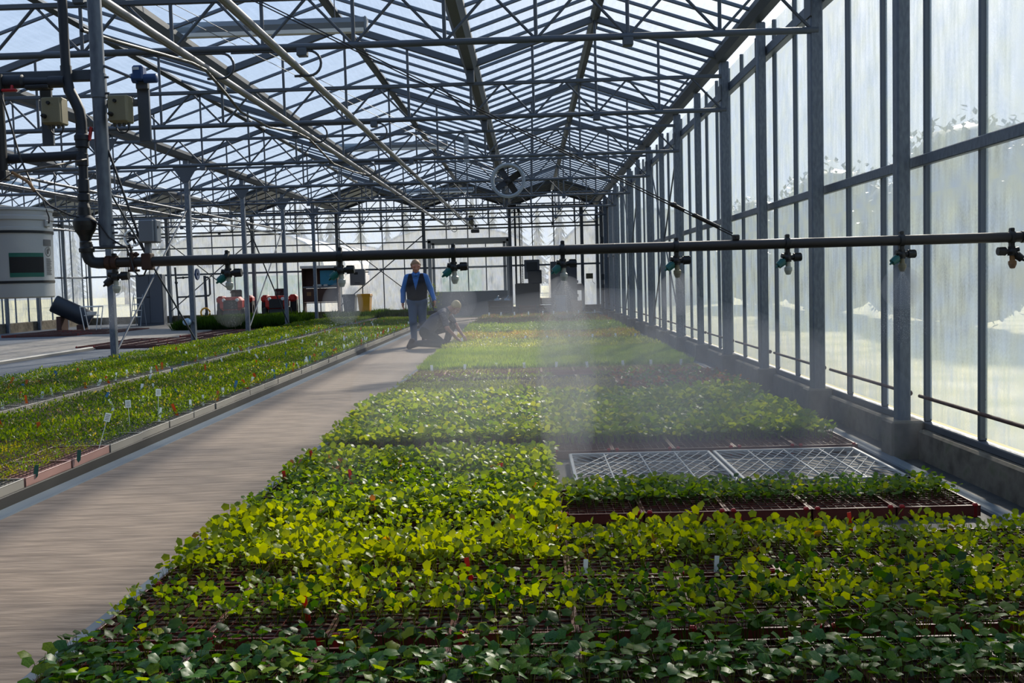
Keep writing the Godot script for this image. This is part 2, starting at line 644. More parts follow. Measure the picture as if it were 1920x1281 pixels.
func build_right_wall() -> void:
	var w := struct("wall_right")
	var long := GABLE - BACK
	var mid := (-GABLE - BACK) / 2
	part(w, "curb", mb().bevel(Vector3(RIGHT_GLASS + 0.02, 0.0, mid), Vector3(0.2, 0.4, long), 0.015).mesh(M["curb concrete"]))
	part(w, "sill", mb().bevel(Vector3(RIGHT_GLASS, 0.225, mid), Vector3(0.06, 0.05, long), 0.006).mesh(M["weathered steel"]))
	part(w, "rail", mb().bevel(Vector3(RIGHT_GLASS - 0.03, 2.04, mid), Vector3(0.05, 0.075, long), 0.006).mesh(M["galvanised steel"]))
	part(w, "eave_beam", mb().bevel(Vector3(RIGHT_GLASS - 0.05, 3.72, mid), Vector3(0.09, 0.11, long), 0.008).mesh(M["galvanised steel"]))
	# little water pipe along the foot of the glass, in lengths between the posts
	for k in range(-2, 15):
		part(w, "water_pipe", mb().tube(Vector3(RIGHT_GLASS - 0.06, 0.43, -(6.88 + 2 * k)), Vector3(RIGHT_GLASS - 0.06, 0.43, -(8.72 + 2 * k)), 0.013, -1, 8).ball(Vector3(RIGHT_GLASS - 0.06, 0.43, -(6.9 + 2 * k)), Vector3(0.022, 0.022, 0.03), 8).mesh(M["brown board"]))
	var slim := post_mesh(0.09, 0.1, 4.0)
	var wide := post_mesh(0.11, 0.13, 4.02)
	var foot := mb().bevel(Vector3(0, 0.11, 0), Vector3(0.22, 0.3, 0.22), 0.015).mesh(M["curb concrete"])
	var plate := mb().bevel(Vector3(0, 0, 0), Vector3(0.012, 0.2, 0.2), 0.003).mesh(M["weathered steel"])
	for k in range(-6, 16):
		var z := -(6.8 + 2.0 * k)
		var p := part(w, "post", wide if k % 2 != 0 else slim, at(RIGHT_POST, 0.02, z))
		part(p, "footing", foot, at(0, -0.02, 0))
		if k % 2 != 0:
			part(p, "gusset_plate", plate, at(-0.06, 3.62, 0))
	# glazing bars and panes, .813 m apart
	var bar := mb().bevel(Vector3(0, 2.15, 0), Vector3(0.05, 3.8, 0.03), 0.006).mesh(M["bar aluminium"])
	var low := mb().box(Vector3(0, 1.14, 0), Vector3(0.004, 1.74, 0.79)).mesh(M["glass_wall"])
	var high := mb().box(Vector3(0, 3.06, 0), Vector3(0.004, 1.98, 0.79)).mesh(M["glass_wall"])
	var solid_low := mb().box(Vector3(0, 1.14, 0), Vector3(0.02, 1.74, 0.79)).mesh(M["roof sheet"])
	var solid_high := mb().box(Vector3(0, 3.06, 0), Vector3(0.02, 1.98, 0.79)).mesh(M["roof sheet"])
	var k := -14
	while true:
		var z := -(5.92 + 0.813 * k)
		if z < -GABLE:
			break
		part(w, "glazing_bar", bar, at(RIGHT_GLASS, 0, z))
		var far := z < -31.0
		part(w, "wall_sheet" if far else "glass_pane", solid_low if far else low, at(RIGHT_GLASS + 0.012, 0, z - 0.4065))
		part(w, "wall_sheet" if far else "glass_pane", solid_high if far else high, at(RIGHT_GLASS + 0.012, 0, z - 0.4065))
		k += 1
	# wind braces
	for b in [[-16.8, -20.8], [-22.8, -26.8]]:
		var m := mb().tube(Vector3(RIGHT_POST + 0.03, 0.3, b[0]), Vector3(RIGHT_POST + 0.03, 3.7, b[1]), 0.014).tube(Vector3(RIGHT_POST + 0.03, 3.7, b[0]), Vector3(RIGHT_POST + 0.03, 0.3, b[1]), 0.014)
		part(w, "brace", m.mesh(M["weathered steel"]))


func build_left_wall() -> void:
	var w := struct("wall_left")
	var long := GABLE - BACK
	var mid := (-GABLE - BACK) / 2
	part(w, "curb", mb().bevel(Vector3(LEFT_WALL, 0.12, mid), Vector3(0.2, 0.5, long), 0.015).mesh(M["curb concrete"]))
	part(w, "rail", mb().bevel(Vector3(LEFT_WALL + 0.05, 1.85, mid), Vector3(0.05, 0.07, long), 0.006).mesh(M["galvanised steel"]))
	part(w, "eave_beam", mb().bevel(Vector3(LEFT_WALL + 0.05, 3.72, mid), Vector3(0.09, 0.11, long), 0.008).mesh(M["galvanised steel"]))
	var bar := mb().bevel(Vector3(0, 2.2, 0), Vector3(0.05, 3.7, 0.03), 0.006).mesh(M["bar aluminium"])
	var pane := mb().box(Vector3(0, 2.2, 0), Vector3(0.004, 3.66, 0.79)).mesh(M["glass_gable"])
	var post := post_mesh(0.1, 0.1, 4.0)
	for k in 16:
		part(w, "post", post, at(LEFT_WALL + 0.16, 0.02, -(6.8 + 2.0 * k)))
	for k in 40:
		var z := -(4.8 + 0.813 * k)
		part(w, "glazing_bar", bar, at(LEFT_WALL, 0, z))
		part(w, "glass_pane", pane, at(LEFT_WALL, 0, z + 0.4065))
	var rest := mb().box(Vector3(LEFT_WALL, 2.2, (-4.4 - BACK) / 2), Vector3(0.004, 3.66, -BACK + 4.4))
	part(w, "glass_pane", rest.mesh(M["glass_gable"]))


func build_gable() -> void:
	var w := struct("wall_far")
	var width := GUTTER - LEFT_WALL
	var cx := (GUTTER + LEFT_WALL) / 2 + 0.1
	var z := -GABLE
	part(w, "curb", mb().bevel(Vector3((LEFT_WALL - 3.74) / 2, 0.08, z), Vector3(-3.74 - LEFT_WALL, 0.5, 0.2), 0.015).mesh(M["curb concrete"]))
	part(w, "curb", mb().bevel(Vector3((RIGHT_GLASS - 0.8) / 2, 0.08, z), Vector3(RIGHT_GLASS + 0.8, 0.5, 0.2), 0.015).mesh(M["curb concrete"]))
	part(w, "rail", mb().bevel(Vector3((LEFT_WALL - 3.74) / 2, 1.87, z + 0.05), Vector3(-3.74 - LEFT_WALL, 0.07, 0.05), 0.006).mesh(M["galvanised steel"]))
	part(w, "rail", mb().bevel(Vector3((RIGHT_GLASS - 0.8) / 2, 1.87, z + 0.05), Vector3(RIGHT_GLASS + 0.8, 0.07, 0.05), 0.006).mesh(M["galvanised steel"]))
	part(w, "rail", mb().bevel(Vector3(cx, 3.3, z + 0.05), Vector3(width + 0.2, 0.06, 0.05), 0.006).mesh(M["galvanised steel"]))
	part(w, "rail", mb().bevel(Vector3((LEFT_WALL - 0.7) / 2 - 0.3, 2.86, z + 0.05), Vector3(-LEFT_WALL - 1.5, 0.05, 0.05), 0.006).mesh(M["galvanised steel"]))
	part(w, "eave_beam", mb().bevel(Vector3(cx, GUTTER_Y - 0.02, z + 0.05), Vector3(width + 0.2, 0.07, 0.06), 0.006).mesh(M["galvanised steel"]))
	var x := RIGHT_GLASS - 0.15
	while x > LEFT_WALL:
		var over_door := x < -0.75 and x > -3.75
		var y0 := 2.95 if over_door else 0.3
		var top := roof_y(x)
		part(w, "glazing_bar", mb().bevel(Vector3(x, (y0 + top) / 2, z), Vector3(0.035, top - y0, 0.05), 0.006).mesh(M["bar aluminium"]))
		var xm := x - 0.405
		var y1 := 2.95 if xm < -0.75 and xm > -3.75 else 0.33
		var poly := PackedVector2Array([Vector2(x - 0.79, y1), Vector2(x - 0.02, y1), Vector2(x - 0.02, roof_y(x - 0.02)), Vector2(x - 0.79, roof_y(x - 0.79))])
		part(w, "glass_pane", mb().prism(poly, 0.005, at(0, 0, z)).mesh(M["glass_gable"]))
		x -= 0.809
	# posts under the gutters and beside the door
	var post := post_mesh(0.12, 0.1, 4.05)
	for px in [LEFT_POST, GUTTER - SPAN, GUTTER - 2 * SPAN, GUTTER - 4 * SPAN, GUTTER - 5 * SPAN, 2.0]:
		part(w, "post", post, at(px, 0.0, z + 0.14))
	for b in [[-7.2, 0.5, -3.95, 3.1], [-7.2, 3.1, -3.95, 0.5], [-13.6, 0.5, -10.4, 3.1], [-13.6, 3.1, -10.4, 0.5]]:
		part(w, "brace", mb().tube(Vector3(b[0], b[1], z + 0.2), Vector3(b[2], b[3], z + 0.2), 0.02).mesh(M["weathered steel"]))
	build_door(z)
	# unseen side behind the camera; its solid wall is added to cut fill light
	var back := struct("wall_back_unseen")
	part(back, "curb", mb().box(Vector3(cx, 0.12, -BACK), Vector3(width + 0.4, 0.5, 0.2)).mesh(M["curb concrete"]))
	part(back, "added_block_wall", mb().box(Vector3(cx, 2.2, -BACK + 0.1), Vector3(width + 0.4, 5.2, 0.2)).mesh(M["curb concrete"]))


func build_door(z: float) -> void:
	var d := struct("door_1")
	part(d, "jamb", mb().bevel(Vector3(-3.74, 1.45, z + 0.02), Vector3(0.13, 2.9, 0.14), 0.01).mesh(M["door frame"]))
	part(d, "jamb", mb().bevel(Vector3(-0.78, 1.45, z + 0.02), Vector3(0.13, 2.9, 0.14), 0.01).mesh(M["door frame"]))
	part(d, "lintel", mb().bevel(Vector3(-2.26, 2.87, z + 0.02), Vector3(3.1, 0.16, 0.14), 0.01).mesh(M["door frame"]))
	var leaf := part(d, "door_leaf", mb().bevel(Vector3(-2.26, 0.48, z), Vector3(2.84, 0.94, 0.05), 0.008).mesh(M["door panel"]))
	part(leaf, "frame", mb().bevel(Vector3(-2.26, 1.86, z), Vector3(2.84, 0.07, 0.05), 0.008).bevel(Vector3(-3.6, 1.87, z), Vector3(0.1, 1.9, 0.05), 0.008).bevel(Vector3(-0.92, 1.87, z), Vector3(0.1, 1.9, 0.05), 0.008).bevel(Vector3(-2.26, 2.76, z), Vector3(2.84, 0.08, 0.05), 0.008).mesh(M["door frame"]))
	for x in [-3.0, -2.3, -1.62]:
		part(leaf, "door_bar", mb().bevel(Vector3(x, 1.87, z), Vector3(0.035, 1.8, 0.045), 0.006).mesh(M["bar aluminium"]))
	for r in [[-3.55, -3.02], [-2.98, -2.32], [-2.28, -1.64], [-1.6, -0.97]]:
		for y in [[0.96, 1.82], [1.9, 2.72]]:
			part(leaf, "door_pane", mb().box(Vector3((r[0] + r[1]) / 2, (y[0] + y[1]) / 2, z), Vector3(r[1] - r[0], y[1] - y[0], 0.005)).mesh(M["glass_gable"]))


func build_roof() -> void:
	var c := struct("ceiling")
	var long := GABLE - BACK
	var mid := (-GABLE - BACK) / 2
	var gutter := PackedVector2Array([Vector2(-0.1, 0.07), Vector2(-0.1, 0.01), Vector2(-0.05, -0.07), Vector2(0.05, -0.07), Vector2(0.1, 0.01), Vector2(0.1, 0.07), Vector2(0.085, 0.07), Vector2(0.085, 0.015), Vector2(0.042, -0.055), Vector2(-0.042, -0.055), Vector2(-0.085, 0.015), Vector2(-0.085, 0.07)])
	var gm := mb().prism(gutter, long).mesh(M["gutter steel"])
	var cap := PackedVector2Array([Vector2(-0.06, -0.03), Vector2(0, 0.0), Vector2(0.06, -0.03), Vector2(0.06, 0.0), Vector2(0, 0.045), Vector2(-0.06, 0.0)])
	var rm := mb().prism(cap, long).mesh(M["bar aluminium"])
	for s in 7:
		part(c, "gutter", gm, at(GUTTER - s * SPAN, GUTTER_Y, mid))
		if s < 6:
			part(c, "ridge", rm, at(GUTTER - (s + 0.5) * SPAN, RIDGE_Y + 0.04, mid))
	# bars and panes of the glass; the nearest three hundred of each one by one, the rest joined
	var half := SPAN / 2
	var rise := RIDGE_Y - GUTTER_Y
	var slope := Vector2(half - 0.08, rise).length()
	var tilt := atan2(rise, half - 0.08)
	var bar := mb().bevel(Vector3.ZERO, Vector3(slope, 0.04, 0.028), 0.006)
	var rafter := mb().bevel(Vector3(0, -0.03, 0), Vector3(slope, 0.09, 0.06), 0.008)
	var bar_mesh := bar.mesh(M["bar aluminium"])
	var rafter_mesh := rafter.mesh(M["weathered steel"])
	var bars := mb()
	var panes := mb()
	var n_bar := 0
	var n_pane := 0
	for s in 6:
		for side in [1.0, -1.0]:
			# the panes are narrow over the right span and wider farther left
			var pitch := 0.5 if s == 0 else 2.0 / 3.0 if s == 1 and side > 0 else 1.0
			var per_bay := roundi(4.0 / pitch)
			var pane := mb().box(Vector3(0, 0.012, -pitch / 2), Vector3(slope, 0.004, pitch - 0.045))
			var pane_mesh := pane.mesh(M["glass_roof"])
			var x: float = GUTTER - (s + 0.5) * SPAN + side * half / 2
			for r in range(-per_bay * 3, per_bay * 7 + 1):
				var z := -8.75 - r * pitch
				if z > -BACK:
					continue
				var xf := Transform3D(Basis(Vector3.BACK, -side * tilt), Vector3(x, (GUTTER_Y + RIDGE_Y) / 2 + 0.035, z))
				var near := z < -8.0 and (s < 2 or s == 2 and z > -30.0 or s == 3 and z > -28.0)
				var beam := r % per_bay == 0
				if near and n_bar < 300:
					n_bar += 1
					part(c, "rafter" if beam else "glazing_bar", rafter_mesh if beam else bar_mesh, xf)
				else:
					bars.add(rafter if beam else bar, xf)
				if z < -32.4 or z > 0.0:
					continue
				if near and n_pane < 300:
					n_pane += 1
					part(c, "glass_pane", pane_mesh, xf)
				else:
					panes.add(pane, xf)
			part(c, "roof_sheet", mb().box(Vector3.ZERO, Vector3(slope, 0.02, -BACK + 0.6)).mesh(M["roof sheet"]), Transform3D(Basis(Vector3.BACK, -side * tilt), Vector3(x, (GUTTER_Y + RIDGE_Y) / 2 + 0.06, (-BACK + 0.6) / 2)))  # opaque roof added out of view behind the camera, to dim the fill light
			part(c, "roof_sheet", mb().box(Vector3.ZERO, Vector3(slope, 0.02, 4.3)).mesh(M["roof sheet"]), Transform3D(Basis(Vector3.BACK, -side * tilt), Vector3(x, (GUTTER_Y + RIDGE_Y) / 2 + 0.06, -34.65)))
	tag(part(c, "far_glazing_bars", bars.mesh(M["bar aluminium"])), "", "", "", "stuff")
	tag(part(c, "far_glass_panes", panes.mesh(M["glass_roof"])), "", "", "", "stuff")


func build_trusses() -> void:
	var steel: Material = M["weathered steel"]
	var chord := mb().tube(Vector3(-6 * SPAN / 2 / 2 - 0.05, 0, 0), Vector3(6 * SPAN / 2 / 2 + 0.05, 0, 0), 0.03, -1, 10).mesh(steel)
	var upper := mb().bevel(Vector3.ZERO, Vector3(3 * SPAN, 0.045, 0.045), 0.006).mesh(steel)
	var pitch := SPAN / 4
	var diag_a := mb().tube(Vector3(0, CHORD_Y, 0), Vector3(pitch / 2, UPPER_Y, 0), 0.014, -1, 6).mesh(steel)
	var diag_b := mb().tube(Vector3(pitch / 2, UPPER_Y, 0), Vector3(pitch, CHORD_Y, 0), 0.014, -1, 6).mesh(steel)
	for k in 8:
		var z := -(8.75 + 4.0 * k)
		for side in 2:
			var x1 := GUTTER - side * 3 * SPAN
			var t := thing("roof_truss", "galvanised lattice roof truss over the %s beds, %s from the camera" % ["right and middle" if side == 0 else "far left", ORD[k]], "truss", Vector3(x1 - 1.5 * SPAN, 0, z), 0.0, "lattice trusses across the house")
			part(t, "lower_chord", chord, at(0, CHORD_Y, 0))
			part(t, "upper_chord", upper, at(0, UPPER_Y, 0))
			var far := mb()
			for j in 12:
				var x: float = 1.5 * SPAN - (j + 1) * pitch
				if k < 4:
					part(t, "web_bar", diag_a, at(x, 0, 0))
					part(t, "web_bar", diag_b, at(x, 0, 0))
				else:
					far.tube(Vector3(x, CHORD_Y, 0), Vector3(x + pitch / 2, UPPER_Y, 0), 0.013, -1, 5).tube(Vector3(x + pitch / 2, UPPER_Y, 0), Vector3(x + pitch, CHORD_Y, 0), 0.013, -1, 5)
				var top := roof_y(x1 - 1.5 * SPAN + x) - 0.06
				var up := mb().tube(Vector3(x, CHORD_Y, 0), Vector3(x, top, 0), 0.017, -1, 8)
				part(t, "upright", up.mesh(steel))
			if k >= 4:
				tag(part(t, "web_bars", far.mesh(steel)), "", "", "", "stuff")
			# small brackets that clamp the lattice
			for bx in [-SPAN, 0.35, SPAN]:
				part(t, "bracket", mb().bevel(Vector3(bx, CHORD_Y - 0.05, 0), Vector3(0.09, 0.07, 0.09), 0.006).mesh(steel))
	# struts under the gutters
	for s in [1, 2]:
		for k in 8:
			var x: float = GUTTER - s * SPAN
			single("gutter_strut", mb().bevel(Vector3(0, (UPPER_Y + GUTTER_Y - 0.07) / 2, 0), Vector3(0.1, GUTTER_Y - 0.07 - UPPER_Y, 0.1), 0.01).mesh(steel), "short steel strut carrying the %s gutter on the %s truss" % ["middle" if s == 1 else "left", ORD[k]], "strut", Vector3(x, 0, -(8.75 + 4.0 * k)), 0.0, "gutter struts on the trusses")


func build_posts() -> void:
	# free-standing posts between the left beds and the far half of the house
	var mesh := post_mesh(0.1, 0.12, 4.0)
	var foot := mb().bevel(Vector3(0, 0.07, 0), Vector3(0.17, 0.14, 0.17), 0.01).mesh(M["curb concrete"])
	for k in range(-1, 5):
		var t := thing("steel_post", "grey steel post at the left edge of the beds, %s" % ("beyond the left frame edge" if k < 0 else ORD[k] + " from the camera"), "post", Vector3(LEFT_POST, 0.07, -(16.65 + 4.0 * k)), 0.0, "row of posts left of the beds")
		part(t, "shaft", mesh, at(0, 0.02, 0))
		part(t, "footing", foot)
		part(t, "gusset", mb().prism(PackedVector2Array([Vector2(-0.28, 3.78), Vector2(0.28, 3.78), Vector2(0.06, 3.45), Vector2(-0.06, 3.45)]), 0.012, at(0, 0.05, 0.07)).mesh(M["weathered steel"]))
	# cross braces between the posts
	for b in [[0, 1], [2, 3]]:
		var za: float = -(16.65 + 4.0 * b[0])
		var zb: float = -(16.65 + 4.0 * b[1])
		var t := thing("cross_brace", "crossed steel brace rods between the %s and %s posts left of the beds" % [ORD[b[0]], ORD[b[1]]], "brace")
		part(t, "brace_rod", mb().tube(Vector3(LEFT_POST, 0.25, za - 0.07), Vector3(LEFT_POST, 3.0, zb + 0.07), 0.018).mesh(M["weathered steel"]))
		part(t, "brace_rod", mb().tube(Vector3(LEFT_POST + 0.04, 3.0, za - 0.07), Vector3(LEFT_POST + 0.04, 0.25, zb + 0.07), 0.018).mesh(M["weathered steel"]))
	# rail pipes for the boom
	for r in [[-1.98, 3.215, "right"], [-2.76, 3.215, "left"]]:
		var t := thing("rail_pipe", "long steel boom rail pipe hung over the path, the %s of two" % r[2], "pipe", Vector3(r[0], r[1], 0), 0.0, "boom rails over the path")
		part(t, "pipe", mb().tube(Vector3(0, 0, 5.5), Vector3(0, 0, -35.2), 0.033, -1, 12).mesh(M["pale pipe"]))
		part(t, "end_loop", mb().sweep(arc(Vector3(0.1, 0, -35.2), Vector3.LEFT, Vector3.DOWN, 0.1, 0.0, PI * 1.3, 8), 0.012, 6).mesh(M["pale pipe"]))
	for r in [[-8.2, 3.2, "right"], [-9.0, 3.2, "left"], [-13.2, 3.1, "far left"]]:
		var t := thing("rail_pipe", "steel rail pipe over the far left half of the house, the %s one" % r[2], "pipe", Vector3(r[0], r[1], 0), 0.0, "rails over the far left half")
		part(t, "pipe", mb().tube(Vector3(0, 0, 2.0), Vector3(0, 0, -35.0), 0.026, -1, 10).mesh(M["pale pipe"]))
	single("festoon_cable", mb().sweep([Vector3(-2.69, 2.9, -6.0), Vector3(-2.74, 2.98, -6.6), Vector3(-2.68, 3.05, -7.3), Vector3(-2.67, 3.12, -7.9), Vector3(-2.69, 3.15, -8.3), Vector3(-2.75, 3.12, -8.9), Vector3(-2.84, 3.06, -9.8), Vector3(-2.82, 3.06, -10.8), Vector3(-2.72, 3.13, -11.6), Vector3(-2.72, 3.15, -12.3), Vector3(-2.76, 3.04, -14.0), Vector3(-2.75, 3.1, -15.6), Vector3(-2.74, 3.17, -16.6)], 0.013, 8).mesh(M["cable"]), "thick black cable hanging in long sags under the left boom rail", "cable")
	# hooks under the trusses that carry the rails
	for k in 7:
		for s in 2:
			var x: float = [-1.98, -2.76][s]
			var z := -(8.75 + 4.0 * k)
			var pts := [Vector3(-0.62, 0.175, 0)]
			pts.append_array(arc(Vector3(0.07, 0.065, 0), Vector3.UP, Vector3.RIGHT, 0.11, 0.0, PI, 10))
			pts.append(Vector3(-0.06, -0.045, 0))
			single("rail_hook", mb().sweep(pts, 0.012, 6).mesh(M["dark pipe"]), "bent steel hook holding the %s boom rail under the %s truss" % [["right", "left"][s], ORD[k]], "hook", Vector3(x, 3.215, z), 0.0, "hooks of the boom rails")
	for k in 7:
		single("rail_hook", mb().sweep([Vector3(-0.3, 0.19, 0), Vector3(0.05, 0.19, 0), Vector3(0.1, 0.1, 0), Vector3(0.06, -0.03, 0), Vector3(-0.04, -0.035, 0)], 0.012, 6).mesh(M["dark pipe"]), "bent steel hook on the far left rail under the %s truss" % ORD[k], "hook", Vector3(-8.2, 3.2, -(8.75 + 4.0 * k)), 0.0, "hooks of the far left rail")


# ---------------------------------------------------------------- the watering boom
const BOOM_Z := -4.95

func nozzle(k: int, x: float, y: float, tone: String) -> void:
	var mirrored := k == 8
	var sx := -1.0 if mirrored else 1.0
	var t := thing("sprinkler_nozzle", "black three-way sprinkler nozzle hanging on the boom pipe, %s from the left" % ORD[k], "nozzle", Vector3(x, y, BOOM_Z), 0.0, "sprinkler nozzles along the boom")
	var black: Material = M["black plastic"]
	# saddle clamp round the pipe
	var turn := Transform3D(Basis(Vector3.BACK, PI / 2), Vector3(0.013, 0, 0))
	part(t, "clamp", mb().lathe([Vector2(0.025, 0), Vector2(0.033, 0.003), Vector2(0.033, 0.023), Vector2(0.025, 0.026)], 16, turn).bevel(Vector3(0, 0.036, 0), Vector3(0.02, 0.022, 0.03), 0.004).bevel(Vector3(0, -0.036, 0), Vector3(0.022, 0.03, 0.03), 0.004).mesh(black))
	var hub := Vector3(0, -0.072, 0)
	var body := part(t, "hub", mb().tube(Vector3(0, -0.045, 0), hub + Vector3(0, -0.02, 0), 0.017, 0.02, 10).ball(hub, Vector3(0.025, 0.023, 0.025), 10).tube(hub + Vector3(-sx * 0.032, 0.012, 0.01), hub + Vector3(sx * 0.03, 0, 0), 0.012, -1, 8).mesh(black))
	var side := mb().tube(hub, hub + Vector3(sx * 0.04, 0.002, 0), 0.012, 0.016, 10).tube(hub + Vector3(sx * 0.032, 0.002, 0), hub + Vector3(sx * 0.07, 0.004, 0), 0.022, 0.02, 12)
	for j in 6:
		var w := TAU * j / 6
		side.bevel(hub + Vector3(sx * 0.05, 0.003 + 0.021 * sin(w), 0.021 * cos(w)), Vector3(0.03, 0.006, 0.006), 0.001)
	part(body, "side_nozzle", side.mesh(black))
	var d := Vector3(-sx * 0.78, -0.62, 0.1).normalized()
	part(body, "teal_nozzle", mb().tube(hub, hub + d * 0.03, 0.013, 0.016, 10).tube(hub + d * 0.028, hub + d * 0.062, 0.021, 0.018, 10).tube(hub + d * 0.062, hub + d * 0.078, 0.008, 0.004, 8).mesh(M["teal plastic"] if k > 0 and not mirrored else black))
	part(body, "tip", mb().tube(hub, hub + Vector3(0.004, -0.045, 0), 0.012, 0.013, 10).lathe([Vector2(0.006, -0.03), Vector2(0.012, -0.028), Vector2(0.02, -0.008), Vector2(0.02, 0.006), Vector2(0.013, 0.012)], 10, at(0.004, -0.127, 0)).mesh(M[tone]))


func build_boom() -> void:
	var z := BOOM_Z
	var pipe := thing("boom_pipe", "long dark horizontal spray boom pipe crossing above the seedling beds", "pipe")
	part(pipe, "pipe", mb().tube(Vector3(-2.17, 1.449, z), Vector3(2.5, 1.449, z), 0.0255, -1, 16).mesh(M["boom steel"]))
	part(pipe, "end_cap", mb().lathe([Vector2(0, -0.03), Vector2(0.03, -0.028), Vector2(0.03, 0.028), Vector2(0, 0.03)], 12, Transform3D(Basis(Vector3.BACK, PI / 2), Vector3(2.5, 1.449, z))).mesh(M["black plastic"]))
	var fl := part(pipe, "flange", mb().lathe([Vector2(0.0255, -0.028), Vector2(0.036, -0.028), Vector2(0.036, -0.006), Vector2(0.03, 0), Vector2(0.036, 0.006), Vector2(0.036, 0.028), Vector2(0.0255, 0.028)], 12, Transform3D(Basis(Vector3.BACK, PI / 2), Vector3(-2.13, 1.449, z))).mesh(M["rust"]))
	fl.set_meta("label", "rusty pipe coupling")
	part(pipe, "clamp", mb().bevel(Vector3(-2.02, 1.449, z), Vector3(0.018, 0.1, 0.06), 0.005).tube(Vector3(-2.045, 1.487, z + 0.01), Vector3(-1.985, 1.487, z + 0.01), 0.006).tube(Vector3(-2.045, 1.405, z + 0.01), Vector3(-1.985, 1.405, z + 0.01), 0.006).ball(Vector3(-2.0, 1.487, z + 0.01), Vector3(0.012, 0.014, 0.012), 6).mesh(M["rust"]))
	part(pipe, "clamp", mb().bevel(Vector3(-1.945, 1.449, z), Vector3(0.05, 0.085, 0.062), 0.006).mesh(M["rust"]))
	part(pipe, "cable_lug", mb().bevel(Vector3(1.045, 1.487, z), Vector3(0.036, 0.028, 0.03), 0.005).tube(Vector3(1.045, 1.49, z - 0.02), Vector3(1.045, 1.49, z + 0.02), 0.006).mesh(M["boom steel"]))
	var xs := [-2.117, -1.536, -0.96, -0.383, 0.171, 0.745, 1.303, 1.874, 2.424]
	for k in 9:
		nozzle(k, xs[k], 1.449, ["pale plastic", "pale plastic", "pale plastic", "pale plastic", "pale plastic", "beige enamel", "pale plastic", "beige enamel", "cardboard"][k])
	# mast that hangs from the trolley on the rails
	var mast := thing("boom_mast", "thick grey hanging mast pole carrying the spray boom at the left", "pole")
	part(mast, "pole", mb().tube(Vector3(-2.15, 1.53, z), Vector3(-2.15, 3.17, z), 0.034, -1, 16).mesh(M["galvanised steel"]))
	var sleeve := part(mast, "sleeve", mb().tube(Vector3(-2.15, 1.535, z), Vector3(-2.15, 1.665, z), 0.038, -1, 16).tube(Vector3(-2.15, 2.28, z), Vector3(-2.15, 2.4, z), 0.039, -1, 16).mesh(M["galvanised steel"]))
	part(mast, "foot_plate", mb().bevel(Vector3(-2.12, 1.526, z), Vector3(0.17, 0.012, 0.1), 0.003).mesh(M["dark pipe"]))
	var bolts := mb()
	for b in [[-2.1, 1.64], [-2.1, 1.6], [-2.1, 1.55], [-2.105, 2.3], [-2.105, 2.38]]:
		bolts.tube(Vector3(b[0] - 0.02, b[1], z + 0.01), Vector3(b[0] + 0.012, b[1], z + 0.01), 0.006, -1, 6)
	part(sleeve, "bolts", bolts.mesh(M["dark pipe"]))
	part(mast, "link_rod", mb().sweep([Vector3(-2.05, 1.53, z), Vector3(-2.035, 1.535, z), Vector3(-2.028, 1.51, z), Vector3(-2.028, 1.475, z)], 0.007, 6).mesh(M["boom steel"]))
	part(mast, "trolley", mb().bevel(Vector3(-2.37, 3.165, z), Vector3(0.92, 0.04, 0.12), 0.006).bevel(Vector3(-2.37, 3.165, z - 0.35), Vector3(0.92, 0.04, 0.06), 0.006).bevel(Vector3(-2.37, 3.15, z - 0.17), Vector3(0.06, 0.03, 0.4), 0.006).mesh(M["weathered steel"]))
	# cross beam with two upright plates
	var beam := thing("cross_beam", "flat grey steel beam bolted across the boom mast", "beam")
	part(beam, "beam", mb().bevel(Vector3(-2.45, 2.4, z - 0.03), Vector3(0.56, 0.055, 0.04), 0.005).mesh(M["weathered steel"]))
	part(beam, "upright_plate", mb().bevel(Vector3(-2.44, 2.215, z - 0.04), Vector3(0.058, 0.32, 0.02), 0.003).mesh(M["weathered steel"]))
	var plate := thing("motor_plate", "upright grey steel plate below the blue gear motor", "plate")
	part(plate, "plate", mb().bevel(Vector3(-1.94, 2.21, z - 0.04), Vector3(0.06, 0.3, 0.02), 0.003).mesh(M["weathered steel"]))
	part(plate, "arm", mb().bevel(Vector3(-2.04, 2.26, z - 0.05), Vector3(0.2, 0.035, 0.02), 0.003).mesh(M["weathered steel"]))
	for b in [[-2.37, "left of the mast"], [-2.035, "right of the mast"]]:
		var x: float = b[0]
		var t := thing("switch_box", "small beige electrical switch box %s" % b[1], "switch box", Vector3(x, 2.215, z), 0.0, "switch boxes on the boom mast")
		part(t, "case", mb().bevel(Vector3(0, 0, 0.02), Vector3(0.1, 0.135, 0.075), 0.006).mesh(M["beige enamel"]))
		var cover := part(t, "cover", mb().bevel(Vector3(0, 0, 0.062), Vector3(0.094, 0.128, 0.014), 0.005).mesh(M["beige enamel"]))
		part(cover, "knob", mb().tube(Vector3(-0.03, -0.03, 0.068), Vector3(-0.03, -0.03, 0.09), 0.012, 0.01, 10).bevel(Vector3(-0.03, -0.03, 0.092), Vector3(0.02, 0.007, 0.008), 0.002).mesh(M["black plastic"]))
		part(cover, "knob", mb().tube(Vector3(-0.008, 0.036, 0.068), Vector3(-0.008, 0.036, 0.08), 0.009, 0.008, 10).mesh(M["black plastic"]))
		var glands := mb()
		for g in 4:
			glands.tube(Vector3(-0.035 + g * 0.024, -0.067, 0.02), Vector3(-0.035 + g * 0.024, -0.084, 0.02), 0.009, 0.007, 8)
		part(t, "cable_gland", glands.mesh(M["print grey"]))
		part(t, "cable", mb().sweep(arc(Vector3(0.005, -0.085, 0.02), Vector3.LEFT, Vector3.DOWN, 0.032, 0.0, PI, 10), 0.0035, 6).mesh(M["cable"]))
	var motor := thing("gear_motor", "small blue gear motor at the end of a steel drive rod", "motor", Vector3(-1.93, 2.385, z))
